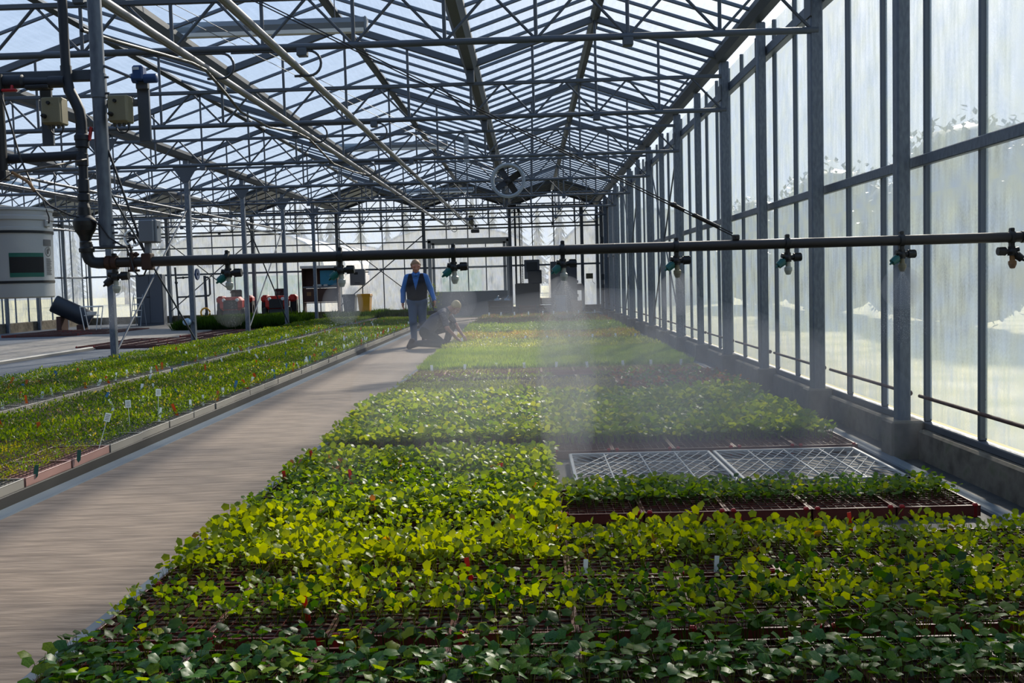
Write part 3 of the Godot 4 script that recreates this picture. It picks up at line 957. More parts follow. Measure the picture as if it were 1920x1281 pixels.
	var gear := part(motor, "gearbox", mb().bevel(Vector3(-0.01, 0.01, 0), Vector3(0.055, 0.075, 0.06), 0.008).tube(Vector3(-0.045, -0.012, 0), Vector3(-0.02, -0.012, 0), 0.025, 0.028, 12).mesh(M["blue paint"]))
	part(motor, "motor", mb().tube(Vector3(0.015, -0.015, 0), Vector3(0.075, -0.015, 0), 0.024, 0.023, 14).ball(Vector3(0.075, -0.015, 0), Vector3(0.008, 0.023, 0.023), 12).mesh(M["blue paint"]))
	part(gear, "name_plate", mb().bevel(Vector3(-0.015, 0.03, 0.031), Vector3(0.03, 0.014, 0.003), 0.001).mesh(M["label white"]))
	part(motor, "bracket", mb().bevel(Vector3(-0.005, -0.045, -0.02), Vector3(0.06, 0.04, 0.03), 0.004).mesh(M["weathered steel"]))
	part(motor, "drive_rod", mb().tube(Vector3(-0.19, 0.055, 0), Vector3(-0.045, -0.01, 0), 0.007, -1, 8).mesh(M["pale pipe"]))
	# feed pipe with its fittings
	var feed := thing("feed_pipe", "dark blue plastic feed pipe bending down to the boom with a bulging valve", "pipe")
	var navy: Material = M["navy pipe"]
	part(feed, "upper_pipe", mb().tube(Vector3(-2.303, 2.4, z + 0.02), Vector3(-2.303, 3.6, z + 0.02), 0.0235, -1, 14).mesh(navy))
	part(feed, "swan_neck", mb().sweep([Vector3(-2.303, 2.44, z + 0.02), Vector3(-2.3, 2.36, z + 0.02), Vector3(-2.292, 2.32, z + 0.02), Vector3(-2.265, 2.265, z + 0.02), Vector3(-2.245, 2.215, z + 0.02), Vector3(-2.24, 2.16, z + 0.02), Vector3(-2.24, 2.05, z + 0.02)], 0.0275, 14).mesh(navy))
	part(feed, "union_nut", mb().lathe([Vector2(0.027, -0.04), Vector2(0.034, -0.036), Vector2(0.034, -0.005), Vector2(0.038, 0), Vector2(0.038, 0.02), Vector2(0.03, 0.03), Vector2(0.026, 0.06)], 14, at(-2.24, 2.07, z + 0.02)).mesh(navy))
	part(feed, "lever", mb().bevel(Vector3(-2.197, 2.1, z + 0.02), Vector3(0.012, 0.07, 0.02), 0.003, Basis(Vector3.BACK, -0.2)).mesh(M["red plastic"]))
	part(feed, "lower_pipe", mb().tube(Vector3(-2.248, 1.7, z + 0.02), Vector3(-2.24, 2.06, z + 0.02), 0.0215, 0.0235, 14).lathe([Vector2(0.024, -0.03), Vector2(0.03, -0.028), Vector2(0.03, 0.03), Vector2(0.024, 0.034)], 14, at(-2.245, 1.97, z + 0.02)).mesh(navy))
	part(feed, "coupling", mb().lathe([Vector2(0.022, -0.035), Vector2(0.028, -0.03), Vector2(0.028, 0.03), Vector2(0.022, 0.035)], 14, at(-2.245, 1.84, z + 0.02)).lathe([Vector2(0.024, -0.03), Vector2(0.031, -0.024), Vector2(0.031, 0.008), Vector2(0.024, 0.014)], 14, at(-2.248, 1.79, z + 0.02)).mesh(navy))
	part(feed, "check_valve", mb().lathe([Vector2(0.02, -0.12), Vector2(0.03, -0.115), Vector2(0.03, -0.085), Vector2(0.024, -0.078), Vector2(0.034, -0.05), Vector2(0.05, -0.025), Vector2(0.056, 0.0), Vector2(0.058, 0.02), Vector2(0.05, 0.036), Vector2(0.034, 0.05), Vector2(0.031, 0.09), Vector2(0.025, 0.11), Vector2(0.02, 0.13)], 20, at(-2.25, 1.64, z + 0.02)).mesh(M["black plastic"]))
	part(feed, "union_nut", mb().lathe([Vector2(0.026, -0.022), Vector2(0.038, -0.02), Vector2(0.039, -0.002), Vector2(0.033, 0.004), Vector2(0.03, 0.02), Vector2(0.022, 0.024)], 14, at(-2.247, 1.525, z + 0.02)).mesh(M["black plastic"]))
	part(feed, "elbow", mb().sweep([Vector3(-2.247, 1.53, z + 0.02), Vector3(-2.247, 1.49, z + 0.018), Vector3(-2.24, 1.468, z + 0.014), Vector3(-2.225, 1.453, z + 0.006), Vector3(-2.2, 1.449, z), Vector3(-2.165, 1.449, z)], 0.029, 14).mesh(navy))
	# the pipes and the red valve beside it
	var side := thing("side_pipe", "dark plastic branch pipes left of the feed pipe with a red valve handle", "pipe")
	part(side, "upper_branch", mb().tube(Vector3(-2.64, 2.37, z + 0.03), Vector3(-2.33, 2.36, z + 0.03), 0.021, -1, 12).lathe([Vector2(0.021, -0.04), Vector2(0.03, -0.04), Vector2(0.03, 0.04), Vector2(0.021, 0.04)], 12, Transform3D(Basis(Vector3.BACK, PI / 2), Vector3(-2.345, 2.361, z + 0.03))).lathe([Vector2(0.021, -0.06), Vector2(0.034, -0.05), Vector2(0.034, 0.05), Vector2(0.021, 0.06)], 12, Transform3D(Basis(Vector3.BACK, PI / 2), Vector3(-2.57, 2.368, z + 0.03))).mesh(navy))
	part(side, "saddle", mb().bevel(Vector3(-2.44, 2.335, z + 0.03), Vector3(0.12, 0.02, 0.06), 0.004).mesh(M["black plastic"]))
	part(side, "lower_branch", mb().tube(Vector3(-2.64, 1.985, z + 0.02), Vector3(-2.25, 1.995, z + 0.02), 0.0235, -1, 12).mesh(navy))
	part(side, "down_pipe", mb().tube(Vector3(-2.635, 1.88, z + 0.06), Vector3(-2.635, 2.4, z + 0.06), 0.027, -1, 12).bevel(Vector3(-2.632, 1.9, z + 0.06), Vector3(0.05, 0.05, 0.05), 0.006).mesh(M["black plastic"]))
	part(side, "valve_handle", mb().bevel(Vector3(-2.57, 2.318, z + 0.07), Vector3(0.075, 0.014, 0.022), 0.004).tube(Vector3(-2.565, 2.32, z + 0.06), Vector3(-2.565, 2.345, z + 0.05), 0.008).mesh(M["red plastic"]))
	# junction box on its post
	var box := thing("junction_box", "grey junction box on a short post above the boom pipe", "junction box", Vector3(-1.93, 1.603, z))
	part(box, "case", mb().bevel(Vector3(0, 0, -0.015), Vector3(0.088, 0.118, 0.065), 0.006).mesh(M["grey enamel"]))
	var lid := part(box, "cover", mb().bevel(Vector3(-0.006, 0, 0.024), Vector3(0.076, 0.112, 0.016), 0.005).mesh(M["grey enamel"]))
	part(lid, "screw", mb().tube(Vector3(0.042, 0.02, 0.0), Vector3(0.048, 0.02, 0.0), 0.008, 0.007, 8).mesh(M["black plastic"]))
	part(box, "post", mb().bevel(Vector3(-0.014, -0.1, -0.01), Vector3(0.03, 0.085, 0.03), 0.004).mesh(M["grey enamel"]))
	# stay wires and loose cables
	for s in 2:
		single("stay_wire", mb().tube(Vector3(-2.12 + s * 0.03, 3.14, z), Vector3(1.03, 1.496 + s * 0.012, z), 0.0034, -1, 6).mesh(M["cable"]), "thin dark stay wire from the mast to the boom, the %s of a pair" % ["lower", "upper"][s], "wire", Vector3.ZERO, 0.0, "stay wires of the boom")
	single("turnbuckle", mb().tube(Vector3(0.72, 1.668, z), Vector3(0.79, 1.63, z), 0.008, -1, 8).tube(Vector3(0.84, 1.604, z), Vector3(0.96, 1.541, z), 0.01, -1, 8).ball(Vector3(0.735, 1.66, z), Vector3(0.018, 0.014, 0.014), 8).ball(Vector3(0.84, 1.604, z), Vector3(0.016, 0.012, 0.012), 8).mesh(M["boom steel"]), "steel turnbuckle in the stay wire at the right of the boom", "turnbuckle")
	single("control_cable", mb().sweep([Vector3(-2.6, 2.3, z + 0.1), Vector3(-2.56, 2.15, z + 0.1), Vector3(-2.52, 1.98, z + 0.1), Vector3(-2.46, 1.82, z + 0.1), Vector3(-2.39, 1.74, z + 0.09), Vector3(-2.3, 1.69, z + 0.07), Vector3(-2.2, 1.665, z + 0.05), Vector3(-2.16, 1.64, z + 0.045), Vector3(-2.12, 1.575, z + 0.04), Vector3(-2.07, 1.54, z + 0.04), Vector3(-2.035, 1.52, z + 0.035), Vector3(-2.02, 1.47, z + 0.035), Vector3(-2.005, 1.405, z + 0.035), Vector3(-1.98, 1.375, z + 0.035), Vector3(-1.955, 1.38, z + 0.035), Vector3(-1.94, 1.41, z + 0.035)], 0.0045, 6).mesh(M["cable"]), "grey control cable looping from the feed pipe down to the boom clamps", "cable")
	single("brace_rod", mb().tube(Vector3(-2.12, 2.02, z), Vector3(-1.96, 1.5, z), 0.006, -1, 6).mesh(M["cable"]), "thin dark brace rod from the mast to the junction box post", "rod")
	# bucket hung from the branch pipe
	var bz := -4.2
	var b := thing("bucket", "white plastic bucket with a teal and black label hanging at the left", "bucket", Vector3(-2.222, 1.283, bz))
	part(b, "body", mb().lathe([Vector2(0, 0), Vector2(0.138, 0), Vector2(0.143, 0.006), Vector2(0.147, 0.27), Vector2(0.15, 0.29), Vector2(0.15, 0.3), Vector2(0.148, 0.302), Vector2(0.148, 0.33), Vector2(0.154, 0.334), Vector2(0.154, 0.349), Vector2(0.149, 0.352), Vector2(0.15, 0.37), Vector2(0.155, 0.374), Vector2(0.155, 0.384), Vector2(0.146, 0.386), Vector2(0.143, 0.3), Vector2(0.136, 0.02), Vector2(0, 0.015)], 48).mesh(M["bucket plastic"]))
	var lug := Basis(Vector3.UP, 1.42)
	part(b, "handle_lug", mb().bevel(lug * Vector3(0, 0.318, 0.15), Vector3(0.03, 0.03, 0.02), 0.004, lug).bevel(lug * Vector3(0, 0.318, -0.15), Vector3(0.03, 0.03, 0.02), 0.004, lug).mesh(M["bucket plastic"]))
	var handle := part(b, "handle", mb().sweep([lug * Vector3(0, 0.318, 0.163), lug * Vector3(0, 0.345, 0.165), lug * Vector3(0.0, 0.42, 0.14), Vector3(0.07, 0.5, 0.0), Vector3(0, 0.54, 0), lug * Vector3(0, 0.5, -0.07), lug * Vector3(0.0, 0.42, -0.14), lug * Vector3(0, 0.345, -0.165), lug * Vector3(0, 0.318, -0.163)], 0.003, 6).mesh(M["boom steel"]))
	part(handle, "grip", mb().sweep([Vector3(0.1, 0.46, 0.01), Vector3(0.07, 0.5, 0.0), Vector3(0, 0.545, 0)], 0.007, 8).mesh(M["cardboard"]))
	part(handle, "hook", mb().tube(Vector3(0, 0.54, 0), Vector3(-0.0, 0.69, -0.73), 0.006, -1, 6).mesh(M["boom steel"]))
	for y in [[0.276, 0.287, 0.1508], [0.064, 0.075, 0.146]]:
		part(b, "band", mb().lathe([Vector2(y[2] - 0.003, y[0]), Vector2(y[2], y[0]), Vector2(y[2], y[1]), Vector2(y[2] - 0.003, y[1])], 48).mesh(M["bucket band"]))
	var patch := func(a0: float, a1: float, y0: float, y1: float, lift: float) -> MB:
		var r0 := 0.1432 + y0 * 0.0152 + lift
		var r1 := 0.1432 + y1 * 0.0152 + lift
		return mb().lathe([Vector2(r0, y0), Vector2(r1, y1)], 16, Transform3D.IDENTITY, deg_to_rad(a0), deg_to_rad(a1))
	var lab := part(b, "label", patch.call(16.0, 72.0, 0.09, 0.192, 0.0008).mesh(M["bucket teal"]))
	part(lab, "label_panel", patch.call(16.5, 72.0, 0.108, 0.175, 0.0012).mesh(M["bucket black"]))
	var print_ := mb()
	print_.add(patch.call(73.0, 94.0, 0.222, 0.25, 0.0008), Transform3D.IDENTITY)
	for k in 13:
		print_.add(patch.call(78.0, 94.0 - (k * 7 % 5), 0.099 + k * 0.0056, 0.0995 + k * 0.0056 + 0.0024, 0.0008), Transform3D.IDENTITY)
	# a round warning mark: a ring with a figure in it
	var ring := mb()
	for k in 24:
		var w0 := TAU * k / 24
		var w1 := TAU * (k + 1) / 24
		var p := []
		for q in [[w0, 0.018], [w1, 0.018], [w1, 0.021], [w0, 0.021]]:
			var ang: float = deg_to_rad(84.0) + sin(q[0]) * q[1] / 0.148
			var yy: float = 0.198 + cos(q[0]) * q[1]
			var rr := 0.1432 + yy * 0.0152 + 0.001
			p.append(Vector3(sin(ang) * rr, yy, cos(ang) * rr))
		ring.turned(p[0], p[1], p[2], p[3], p[0] * Vector3(1, 0, 1))
	print_.add(ring, Transform3D.IDENTITY)
	print_.add(patch.call(81.0, 86.0, 0.189, 0.207, 0.0009), Transform3D.IDENTITY)
	print_.add(patch.call(82.5, 88.0, 0.203, 0.212, 0.0009), Transform3D.IDENTITY)
	part(b, "printing", print_.mesh(M["print grey"]))


func build_hung() -> void:
	# fans
	for f in [[-0.32, 3.0, -16.72, 0.285, "large", "under the fourth truss in the middle", 1.0], [-13.28, 3.07, -32.6, 0.27, "small white", "far off on the left", 0.0]]:
		var r: float = f[3]
		var t := thing("circulation_fan", "%s round circulation fan with dark blades %s" % [f[4], f[5]], "fan", Vector3(f[0], f[1], f[2]))
		var face := Transform3D(Basis(Vector3.RIGHT, PI / 2), Vector3.ZERO)
		part(t, "housing", mb().lathe([Vector2(r - 0.045, -0.09), Vector2(r - 0.02, -0.1), Vector2(r, -0.09), Vector2(r - 0.01, -0.06), Vector2(r - 0.012, 0.06), Vector2(r + 0.012, 0.1), Vector2(r - 0.02, 0.11), Vector2(r - 0.045, 0.09), Vector2(r - 0.05, 0), Vector2(r - 0.045, -0.09)], 32, face).mesh(M["fan grey"] if f[6] > 0 else M["white paint"]))
		part(t, "motor", mb().lathe([Vector2(0, -0.11), Vector2(0.05, -0.1), Vector2(0.055, 0.08), Vector2(0.03, 0.11), Vector2(0, 0.115)], 16, face).mesh(M["fan blade"]))
		for k in 4:
			var w := TAU * k / 4 + 0.55
			var bl := mb().bevel(Vector3(0, r * 0.52, 0), Vector3(r * 0.42, r * 0.72, 0.012), 0.004, Basis(Vector3.UP, 0.5))
			part(t, "blade", bl.mesh(M["fan blade"]), Transform3D(Basis(Vector3.BACK, w), Vector3(0, 0, 0.03)))
		part(t, "strut", mb().tube(Vector3(0, -r + 0.03, -0.05), Vector3(0, r - 0.03, -0.05), 0.012).tube(Vector3(-r + 0.03, 0, -0.05), Vector3(r - 0.03, 0, -0.05), 0.012).mesh(M["weathered steel"]))
		part(t, "hanger", mb().bevel(Vector3(0, r + (3.43 - f[1] - r) / 2, 0), Vector3(0.06, 3.43 - f[1] - r + 0.02, 0.05), 0.006).mesh(M["weathered steel"]))
	# strip lamps
	var lamps := [[-2.95, 4.2, -11.2, 2.35, "nearest strip lamp, large"], [-2.86, 4.2, -21.0, 2.35, "second strip lamp"], [-2.9, 4.22, -31.5, 2.35, "third strip lamp"], [-2.5, 3.9, -35.6, 2.0, "last strip lamp before the end wall"]]
	for l in lamps:
		var len: float = l[3]
		var t := thing("strip_lamp", "%s hung below the roof, unlit grey casing" % l[4], "lamp", Vector3(l[0], l[1], l[2]), 0.0, "strip lamps hung below the roof")
		part(t, "casing", mb().prism(PackedVector2Array([Vector2(-0.05, 0.0), Vector2(0.05, 0.0), Vector2(0.075, 0.06), Vector2(0.05, 0.12), Vector2(-0.05, 0.12), Vector2(-0.075, 0.06)]), len, Transform3D(Basis(Vector3.UP, PI / 2), Vector3.ZERO)).mesh(M["lamp grey"]))
		part(t, "diffuser", mb().prism(PackedVector2Array([Vector2(-0.055, 0.0), Vector2(0.055, 0.0), Vector2(0.045, -0.04), Vector2(-0.045, -0.04)]), len - 0.04, Transform3D(Basis(Vector3.UP, PI / 2), Vector3.ZERO)).mesh(M["white plastic"]))
		for s in [-1.0, 1.0]:
			part(t, "end_cap", mb().bevel(Vector3(s * len / 2, 0.045, 0), Vector3(0.03, 0.16, 0.15), 0.01).mesh(M["lamp grey"]))
			var x: float = s * len * 0.35
			var top := roof_y(l[0] + x)
			part(t, "hanger", mb().tube(Vector3(x, 0.12, 0), Vector3(x, top - l[1] + 0.01, 0), 0.006, -1, 6).mesh(M["wire"]))
	# unit heater and cable chain
	var h := thing("unit_heater", "pale box heater hung before the end wall beside the strip lamp", "heater", Vector3(-2.05, 3.36, -35.2))
	part(h, "case", mb().bevel(Vector3(0, 0.08, 0), Vector3(0.17, 0.5, 0.2), 0.02).mesh(M["beige enamel"]))
	part(h, "outlet", mb().bevel(Vector3(0.14, -0.24, 0), Vector3(0.3, 0.12, 0.16), 0.02).mesh(M["print grey"]))
	part(h, "hanger", mb().tube(Vector3(0, 0.3, 0), Vector3(0, roof_y(-2.05) - 3.36, 0), 0.008, -1, 6).mesh(M["wire"]))
	var chain := thing("cable_chain", "pale hanging link chain below the roof left of the large fan", "chain", Vector3(-1.02, 3.36, -16.75))
	for k in 14:
		part(chain, "link", mb().bevel(Vector3(0, 0.4 - k * 0.032, 0), Vector3(0.09, 0.026, 0.03), 0.004).mesh(M["fan grey"]))
	for w in [[-4.3, 4.36, -8.4, -0.5, 3.44, -20.7], [-4.0, 4.3, -8.4, -0.3, 3.44, -20.7]]:
		single("thin_wire", mb().tube(Vector3(w[0], w[1], w[2]), Vector3(w[3], w[4], w[5]), 0.004, -1, 5).mesh(M["wire"]), "thin slack wire running below the roof over the path", "wire", Vector3.ZERO, 0.0, "thin wires below the roof")


# ---------------------------------------------------------------- trays and plants
func leaf_mb(points := 15, lobes := 5.0, dip := 0.24) -> MB:   # a round scalloped leaf, one unit long, its stalk at the origin
	var m := mb()
	var cup := func(p: Vector2) -> float: return -0.28 * (p - Vector2(0, 0.5)).length_squared() + 0.12 * absf(p.x) + 0.05
	var ring: Array[Vector2] = []
	for k in points:
		var w := PI + TAU * (k + 0.5) / points
		var r := 0.5 * (1.0 - dip * (0.5 + 0.5 * cos(lobes * (w - PI) * 1.0)))
		if k == 0 or k == points - 1:
			r *= 0.92
		ring.append(Vector2(sin(w) * r, 0.5 + cos(w) * r))
	var inner: Array[Vector2] = []
	for p in ring:
		inner.append(Vector2(0, 0.5) + (p - Vector2(0, 0.5)) * 0.5)
	var c := Vector2(0, 0.5)
	var put := func(p: Vector2) -> int:
		var h: float = cup.call(p)
		var e := 0.01
		var gx: float = (cup.call(p + Vector2(e, 0)) - cup.call(p - Vector2(e, 0))) / (2 * e)
		var gy: float = (cup.call(p + Vector2(0, e)) - cup.call(p - Vector2(0, e))) / (2 * e)
		return m.vert(Vector3(p.x, h, p.y), Vector3(-gx, 1, -gy).normalized())
	var ci: int = put.call(c)
	var a := []
	var b := []
	for k in points:
		a.append(put.call(inner[k]))
		b.append(put.call(ring[k]))
	for k in points:
		var j := (k + 1) % points
		m.tri(ci, a[k], a[j])
		m.tri(a[k], b[k], b[j])
		m.tri(a[k], b[j], a[j])
	return m


func oval_leaf_mb(width := 0.5) -> MB:   # a small pointed leaf
	var m := mb()
	var pts := [Vector3(0, 0, 0), Vector3(-width / 2, 0.06, 0.45), Vector3(0, 0.0, 0.5), Vector3(width / 2, 0.06, 0.45), Vector3(0, 0.02, 1)]
	for p in pts:
		m.vert(p, Vector3(-p.x * 0.5, 1, 0).normalized())
	m.tri(0, 1, 2)
	m.tri(0, 2, 3)
	m.tri(1, 4, 2)
	m.tri(2, 4, 3)
	return m


func shoot(sd: int, leaves: int, size: float, height: float, reach: float, up := -1.35, down := 0.35) -> Array:   # where the leaves of one seedling sit: [transform, foot of the stalk]
	var r := RandomNumberGenerator.new()
	r.seed = sd
	var out := []
	for k in leaves:
		var w := TAU * k / leaves + r.randf_range(-0.4, 0.4)
		var d := Vector3(sin(w), 0, cos(w))
		var h := height * r.randf_range(0.55, 1.05)
		var base := d * reach * r.randf_range(0.4, 1.0) + Vector3.UP * h
		var tilt := r.randf_range(up, down)
		var s := size * r.randf_range(0.72, 1.15)
		var bs := Basis(Vector3.UP, w) * Basis(Vector3.RIGHT, tilt) * Basis(Vector3.BACK, r.randf_range(-0.5, 0.5))
		out.append([Transform3D(bs.scaled_local(Vector3(s, s, s)), base), Vector3(d.x * 0.003, 0, d.z * 0.003)])
	return out


func stalks(leaves: Array, r: float) -> MB:
	var m := mb()
	for l in leaves:
		var top: Vector3 = l[0].origin
		var foot: Vector3 = l[1]
		var mid := foot.lerp(top, 0.55) + Vector3(0, top.y * 0.14, 0)
		m.tube(foot, mid, r, r * 0.85, 4, false).tube(mid, top, r * 0.85, r * 0.6, 4, false)
	return m


func plant_mb(leaves: Array, leaf: MB, r: float) -> MB:
	var m := mb()
	for l in leaves:
		m.add(leaf, l[0])
	if r > 0:
		m.add(stalks(leaves, r), Transform3D.IDENTITY)
	return m


func tray_parts() -> Dictionary:
	var w := TRAY_W - 0.006
	var d := TRAY_D - 0.012
	var frame := mb()
	for s in [-1.0, 1.0]:
		frame.bevel(Vector3(s * (w / 2 - 0.003), 0.029, 0), Vector3(0.006, 0.054, d), 0.0015)
		frame.bevel(Vector3(0, 0.029, s * (d / 2 - 0.003)), Vector3(w, 0.054, 0.006), 0.0015)
	frame.box(Vector3(0, 0.004, 0), Vector3(w, 0.004, d))
	var rim := mb()
	for s in [-1.0, 1.0]:
		rim.bevel(Vector3(s * (w / 2 - 0.004), 0.0575, 0), Vector3(0.012, 0.004, d), 0.001)
		rim.bevel(Vector3(0, 0.0575, s * (d / 2 - 0.004)), Vector3(w, 0.004, 0.012), 0.001)
	var grid := mb()
	for k in range(1, 9):
		grid.box(Vector3(-w / 2 + w * k / 9, 0.0455, 0), Vector3(0.0016, 0.014, d - 0.012))
	for k in range(1, 13):
		grid.box(Vector3(0, 0.0455, -d / 2 + d * k / 13), Vector3(w - 0.012, 0.014, 0.0016))
	var soil := mb()
	# crumbly soil: a plate with an uneven top
	var nx := 18
	var nz := 26
	var f := noise(0.9, FastNoiseLite.TYPE_SIMPLEX, 2, 6)
	for j in nz + 1:
		for i in nx + 1:
			var x := (w - 0.014) * (float(i) / nx - 0.5)
			var z := (d - 0.014) * (float(j) / nz - 0.5)
			soil.vert(Vector3(x, 0.046 + 0.006 * f.get_noise_2d(i, j), z), Vector3(0.5 * f.get_noise_2d(i + 50, j), 1, 0.5 * f.get_noise_2d(i, j + 50)).normalized())
	for j in nz:
		for i in nx:
			var o := j * (nx + 1) + i
			soil.tri(o, o + nx + 1, o + nx + 2)
			soil.tri(o, o + nx + 2, o + 1)
	var tab := mb().bevel(Vector3(0, 0.034, 0), Vector3(0.02, 0.074, 0.012), 0.002).bevel(Vector3(0, 0.06, 0), Vector3(0.026, 0.012, 0.018), 0.002)
	return {"frame": frame, "rim": rim, "grid": grid, "soil": soil, "tab": tab}


func make_tray(called: String, plastic: String, with_tabs: bool, soil_mat := "soil") -> Node3D:
	var p := tray_parts()
	var t := Node3D.new()
	t.name = called
	part(t, "frame", p.frame.mesh(M[plastic]))
	part(t, "rim", p.rim.mesh(M[plastic]))
	part(t, "cell_grid", p.grid.mesh(M[plastic]))
	part(t, "soil", p.soil.mesh(M[soil_mat]))
	if with_tabs:
		for s in [-1.0, 1.0]:
			part(t, "corner_tab", p.tab.mesh(M["red plastic"]), at(s * (TRAY_W / 2 - 0.03), 0, TRAY_D / 2 - 0.012))
	return t


func put_tray(proto: Node3D, called: String, label: String, group: String, where: Vector3, turn := 0.0) -> void:
	var t := proto.duplicate()
	t.name = numbered(called)
	add_child(t)
	t.position = where
	t.rotation.y = turn
	tag(t, label, "tray", group)


func build_trays() -> void:
	var red := make_tray("cell_tray", "tray plastic", true)
	var brown := make_tray("cell_tray", "tray dark", false)
	var rows := [[2.95, "nearest row"], [3.66, "second row from the front"], [4.31, "third row from the front"]]
	for r in rows.size():
		for k in 9:
			put_tray(red, "cell_tray", "red-brown cell tray in the %s, %s from the path" % [rows[r][1], ORD[k]], "cell trays of the near row %d" % (r + 1), Vector3(-1.41 + k * TRAY_W, 0.002, -rows[r][0]), rng.randf_range(-0.004, 0.004))
	for k in 9:
		put_tray(red if k > 3 else brown, "cell_tray", "red-brown cell tray in the row before the white racks, %s from the path" % ORD[k], "cell trays before the racks", Vector3(-1.41 + k * TRAY_W, 0.002, -5.37))
	for z in [6.01, 6.64]:
		for k in 4:
			put_tray(brown, "cell_tray", "brown cell tray left of the white racks, %s row, %s from the path" % ["front" if z < 6.3 else "back", ORD[k]], "cell trays beside the racks", Vector3(-1.41 + k * TRAY_W, 0.002, -z))
	for r in 9:
		for k in 9:
			var label: String = "brown cell tray in leafy block row %s behind the racks, %s from the path" % [["one", "two", "three", "four", "five"][r], ORD[k]] if r < 5 else "brown cell tray in mixed low row %s, %s from the path" % [["one", "two", "three", "four"][r - 5], ORD[k]]
			put_tray(red if r == 0 else brown, "cell_tray", label, "cell trays of the leafy block" if r < 5 else "cell trays of the mixed rows", Vector3(-1.41 + k * TRAY_W, 0.002, -(7.28 + r * 0.63)))
	var brick := make_tray("cell_tray", "tray brick", false, "bare soil")
	for k in 9:
		put_tray(brick, "cell_tray", "red-brown cell tray of sparse tiny seedlings, %s from the path" % ORD[k], "sparse seedling trays", Vector3(-1.41 + k * TRAY_W, 0.002, -13.42))
	# far rows, only their edges show between the plants
	var p := tray_parts()
	var far := mb()
	var r := 0
	while 14.1 + r * 0.63 < 35.0:
		for k in 9:
			far.add(p.frame, at(-1.41 + k * TRAY_W, 0.002, -(14.1 + r * 0.63)))
		r += 1
	tag(single("cell_trays_far", far.mesh(M["tray plastic"]), "far rows of brown cell trays under the low green plants", "trays"), "", "", "", "stuff")
	single("tray_soil", mb().box(Vector3(0.35, 0.025, -24.4), Vector3(3.9, 0.045, 21.0)).mesh(M["bare soil"]), "dark moist soil filling the far rows of trays", "soil").set_meta("kind", "stuff")
	# left beds: edge trays in two rows, those within only as soil
	var pale := make_tray("edge_tray", "tray pale", false, "bare soil")
	var pink := make_tray("edge_tray", "tray pink", false, "bare soil")
	for c in [[-3.46, "along the path", "edge trays along the path", 0.073], [-5.42, "along the gap in the left beds", "edge trays along the bed gap", 0.103]]:
		var z := 4.5
		var k := 0
		while z < 33.0:
			var use := pink if (c[0] > -4 and k in [1, 3, 4]) else pale
			put_tray(use, "edge_tray", "%s plastic tray of seedlings %s" % ["dusty pink" if use == pink else "whitish", c[1]], ("pink " if use == pink else "") + c[2], Vector3(c[0] + rng.randf_range(-0.006, 0.006), c[3], -z), rng.randf_range(-0.012, 0.012))
			z += 0.626
			k += 1
	single("bed_soil", mb().box(Vector3(-4.43, 0.095, -18.6), Vector3(1.42, 0.045, 29.0)).box(Vector3(-6.4, 0.095, -18.6), Vector3(1.38, 0.045, 29.0)).mesh(M["bare soil"]), "dark soil in the inner trays of the left beds", "soil").set_meta("kind", "stuff")
	# bare soil trays left of the posts
	for b in [[-9.9, -7.4, 20.9, 24.6, "before"], [-9.0, -7.4, 24.7, 28.4, "beside"], [-15.2, -11.9, 27.6, 30.8, "far left of"]]:
		var nx := int((b[1] - b[0]) / TRAY_W)
		var nz := int((b[3] - b[2]) / TRAY_D)
		for i in nx:
			for j in nz:
				put_tray(brown if (i + j) % 5 else red, "soil_tray", "brown tray of bare soil %s the tall dark green plants" % b[4], "bare soil trays %s the tall plants" % b[4], Vector3(b[0] + (i + 0.5) * TRAY_W, 0.07 if b[0] > -11 else 0.068, -(b[2] + (j + 0.5) * TRAY_D)))
	# white mesh racks
	for k in 2:
		var t := thing("mesh_rack", "empty white wire mesh rack tray, the %s one" % ["left", "right"][k], "rack", Vector3(0.745 + k * 1.02, 0.0, -6.36), 0.0, "white mesh racks")
		var w := 1.0
		var d := 1.04
		var frame := mb()
		for s in [-1.0, 1.0]:
			frame.bevel(Vector3(s * (w / 2 - 0.012), 0.045, 0), Vector3(0.024, 0.03, d), 0.004)
			frame.bevel(Vector3(0, 0.045, s * (d / 2 - 0.012)), Vector3(w, 0.03, 0.024), 0.004)
		part(t, "frame", frame.mesh(M["rack grey"]))
		for x in [-0.25, 0.0, 0.25]:
			part(t, "cross_bar", mb().bevel(Vector3(x, 0.05, 0), Vector3(0.01, 0.012, d - 0.03), 0.002).mesh(M["rack grey"]))
		for z in [-0.17, 0.17]:
			part(t, "cross_bar", mb().bevel(Vector3(0, 0.048, z), Vector3(w - 0.03, 0.01, 0.008), 0.002).mesh(M["rack grey"]))
		var net := mb()
		for j in 14:
			var o := -w / 2 + w * (j + 0.5) / 14
			var rise_ := 0.5
			for sg in [-1.0, 1.0]:
				# slanting wires clipped to the frame
				var x0: float = o - sg * d / 2 * rise_
				var x1: float = o + sg * d / 2 * rise_
				var a := Vector3(x0, 0.05, -d / 2)
				var b := Vector3(x1, 0.05, d / 2)
				var lim := w / 2 - 0.015
				var ta := 0.0
				var tb := 1.0
				for q in [-lim, lim]:
					var tt: float = (q - a.x) / (b.x - a.x)
					if (b.x - a.x > 0) == (q < 0):
						ta = maxf(ta, tt)
					else:
						tb = minf(tb, tt)
				if tb > ta:
					net.tube(a.lerp(b, ta), a.lerp(b, tb), 0.0034, -1, 5, false)
		part(t, "mesh_wire", net.mesh(M["rack grey"]))
		for sx in [-1.0, 1.0]:
			for sz in [-1.0, 1.0]:
				part(t, "foot", mb().bevel(Vector3(sx * 0.46, 0.016, sz * 0.48), Vector3(0.04, 0.032, 0.04), 0.004).mesh(M["rack grey"]))
	red.free()
	brick.free()
	brown.free()
	pale.free()
	pink.free()


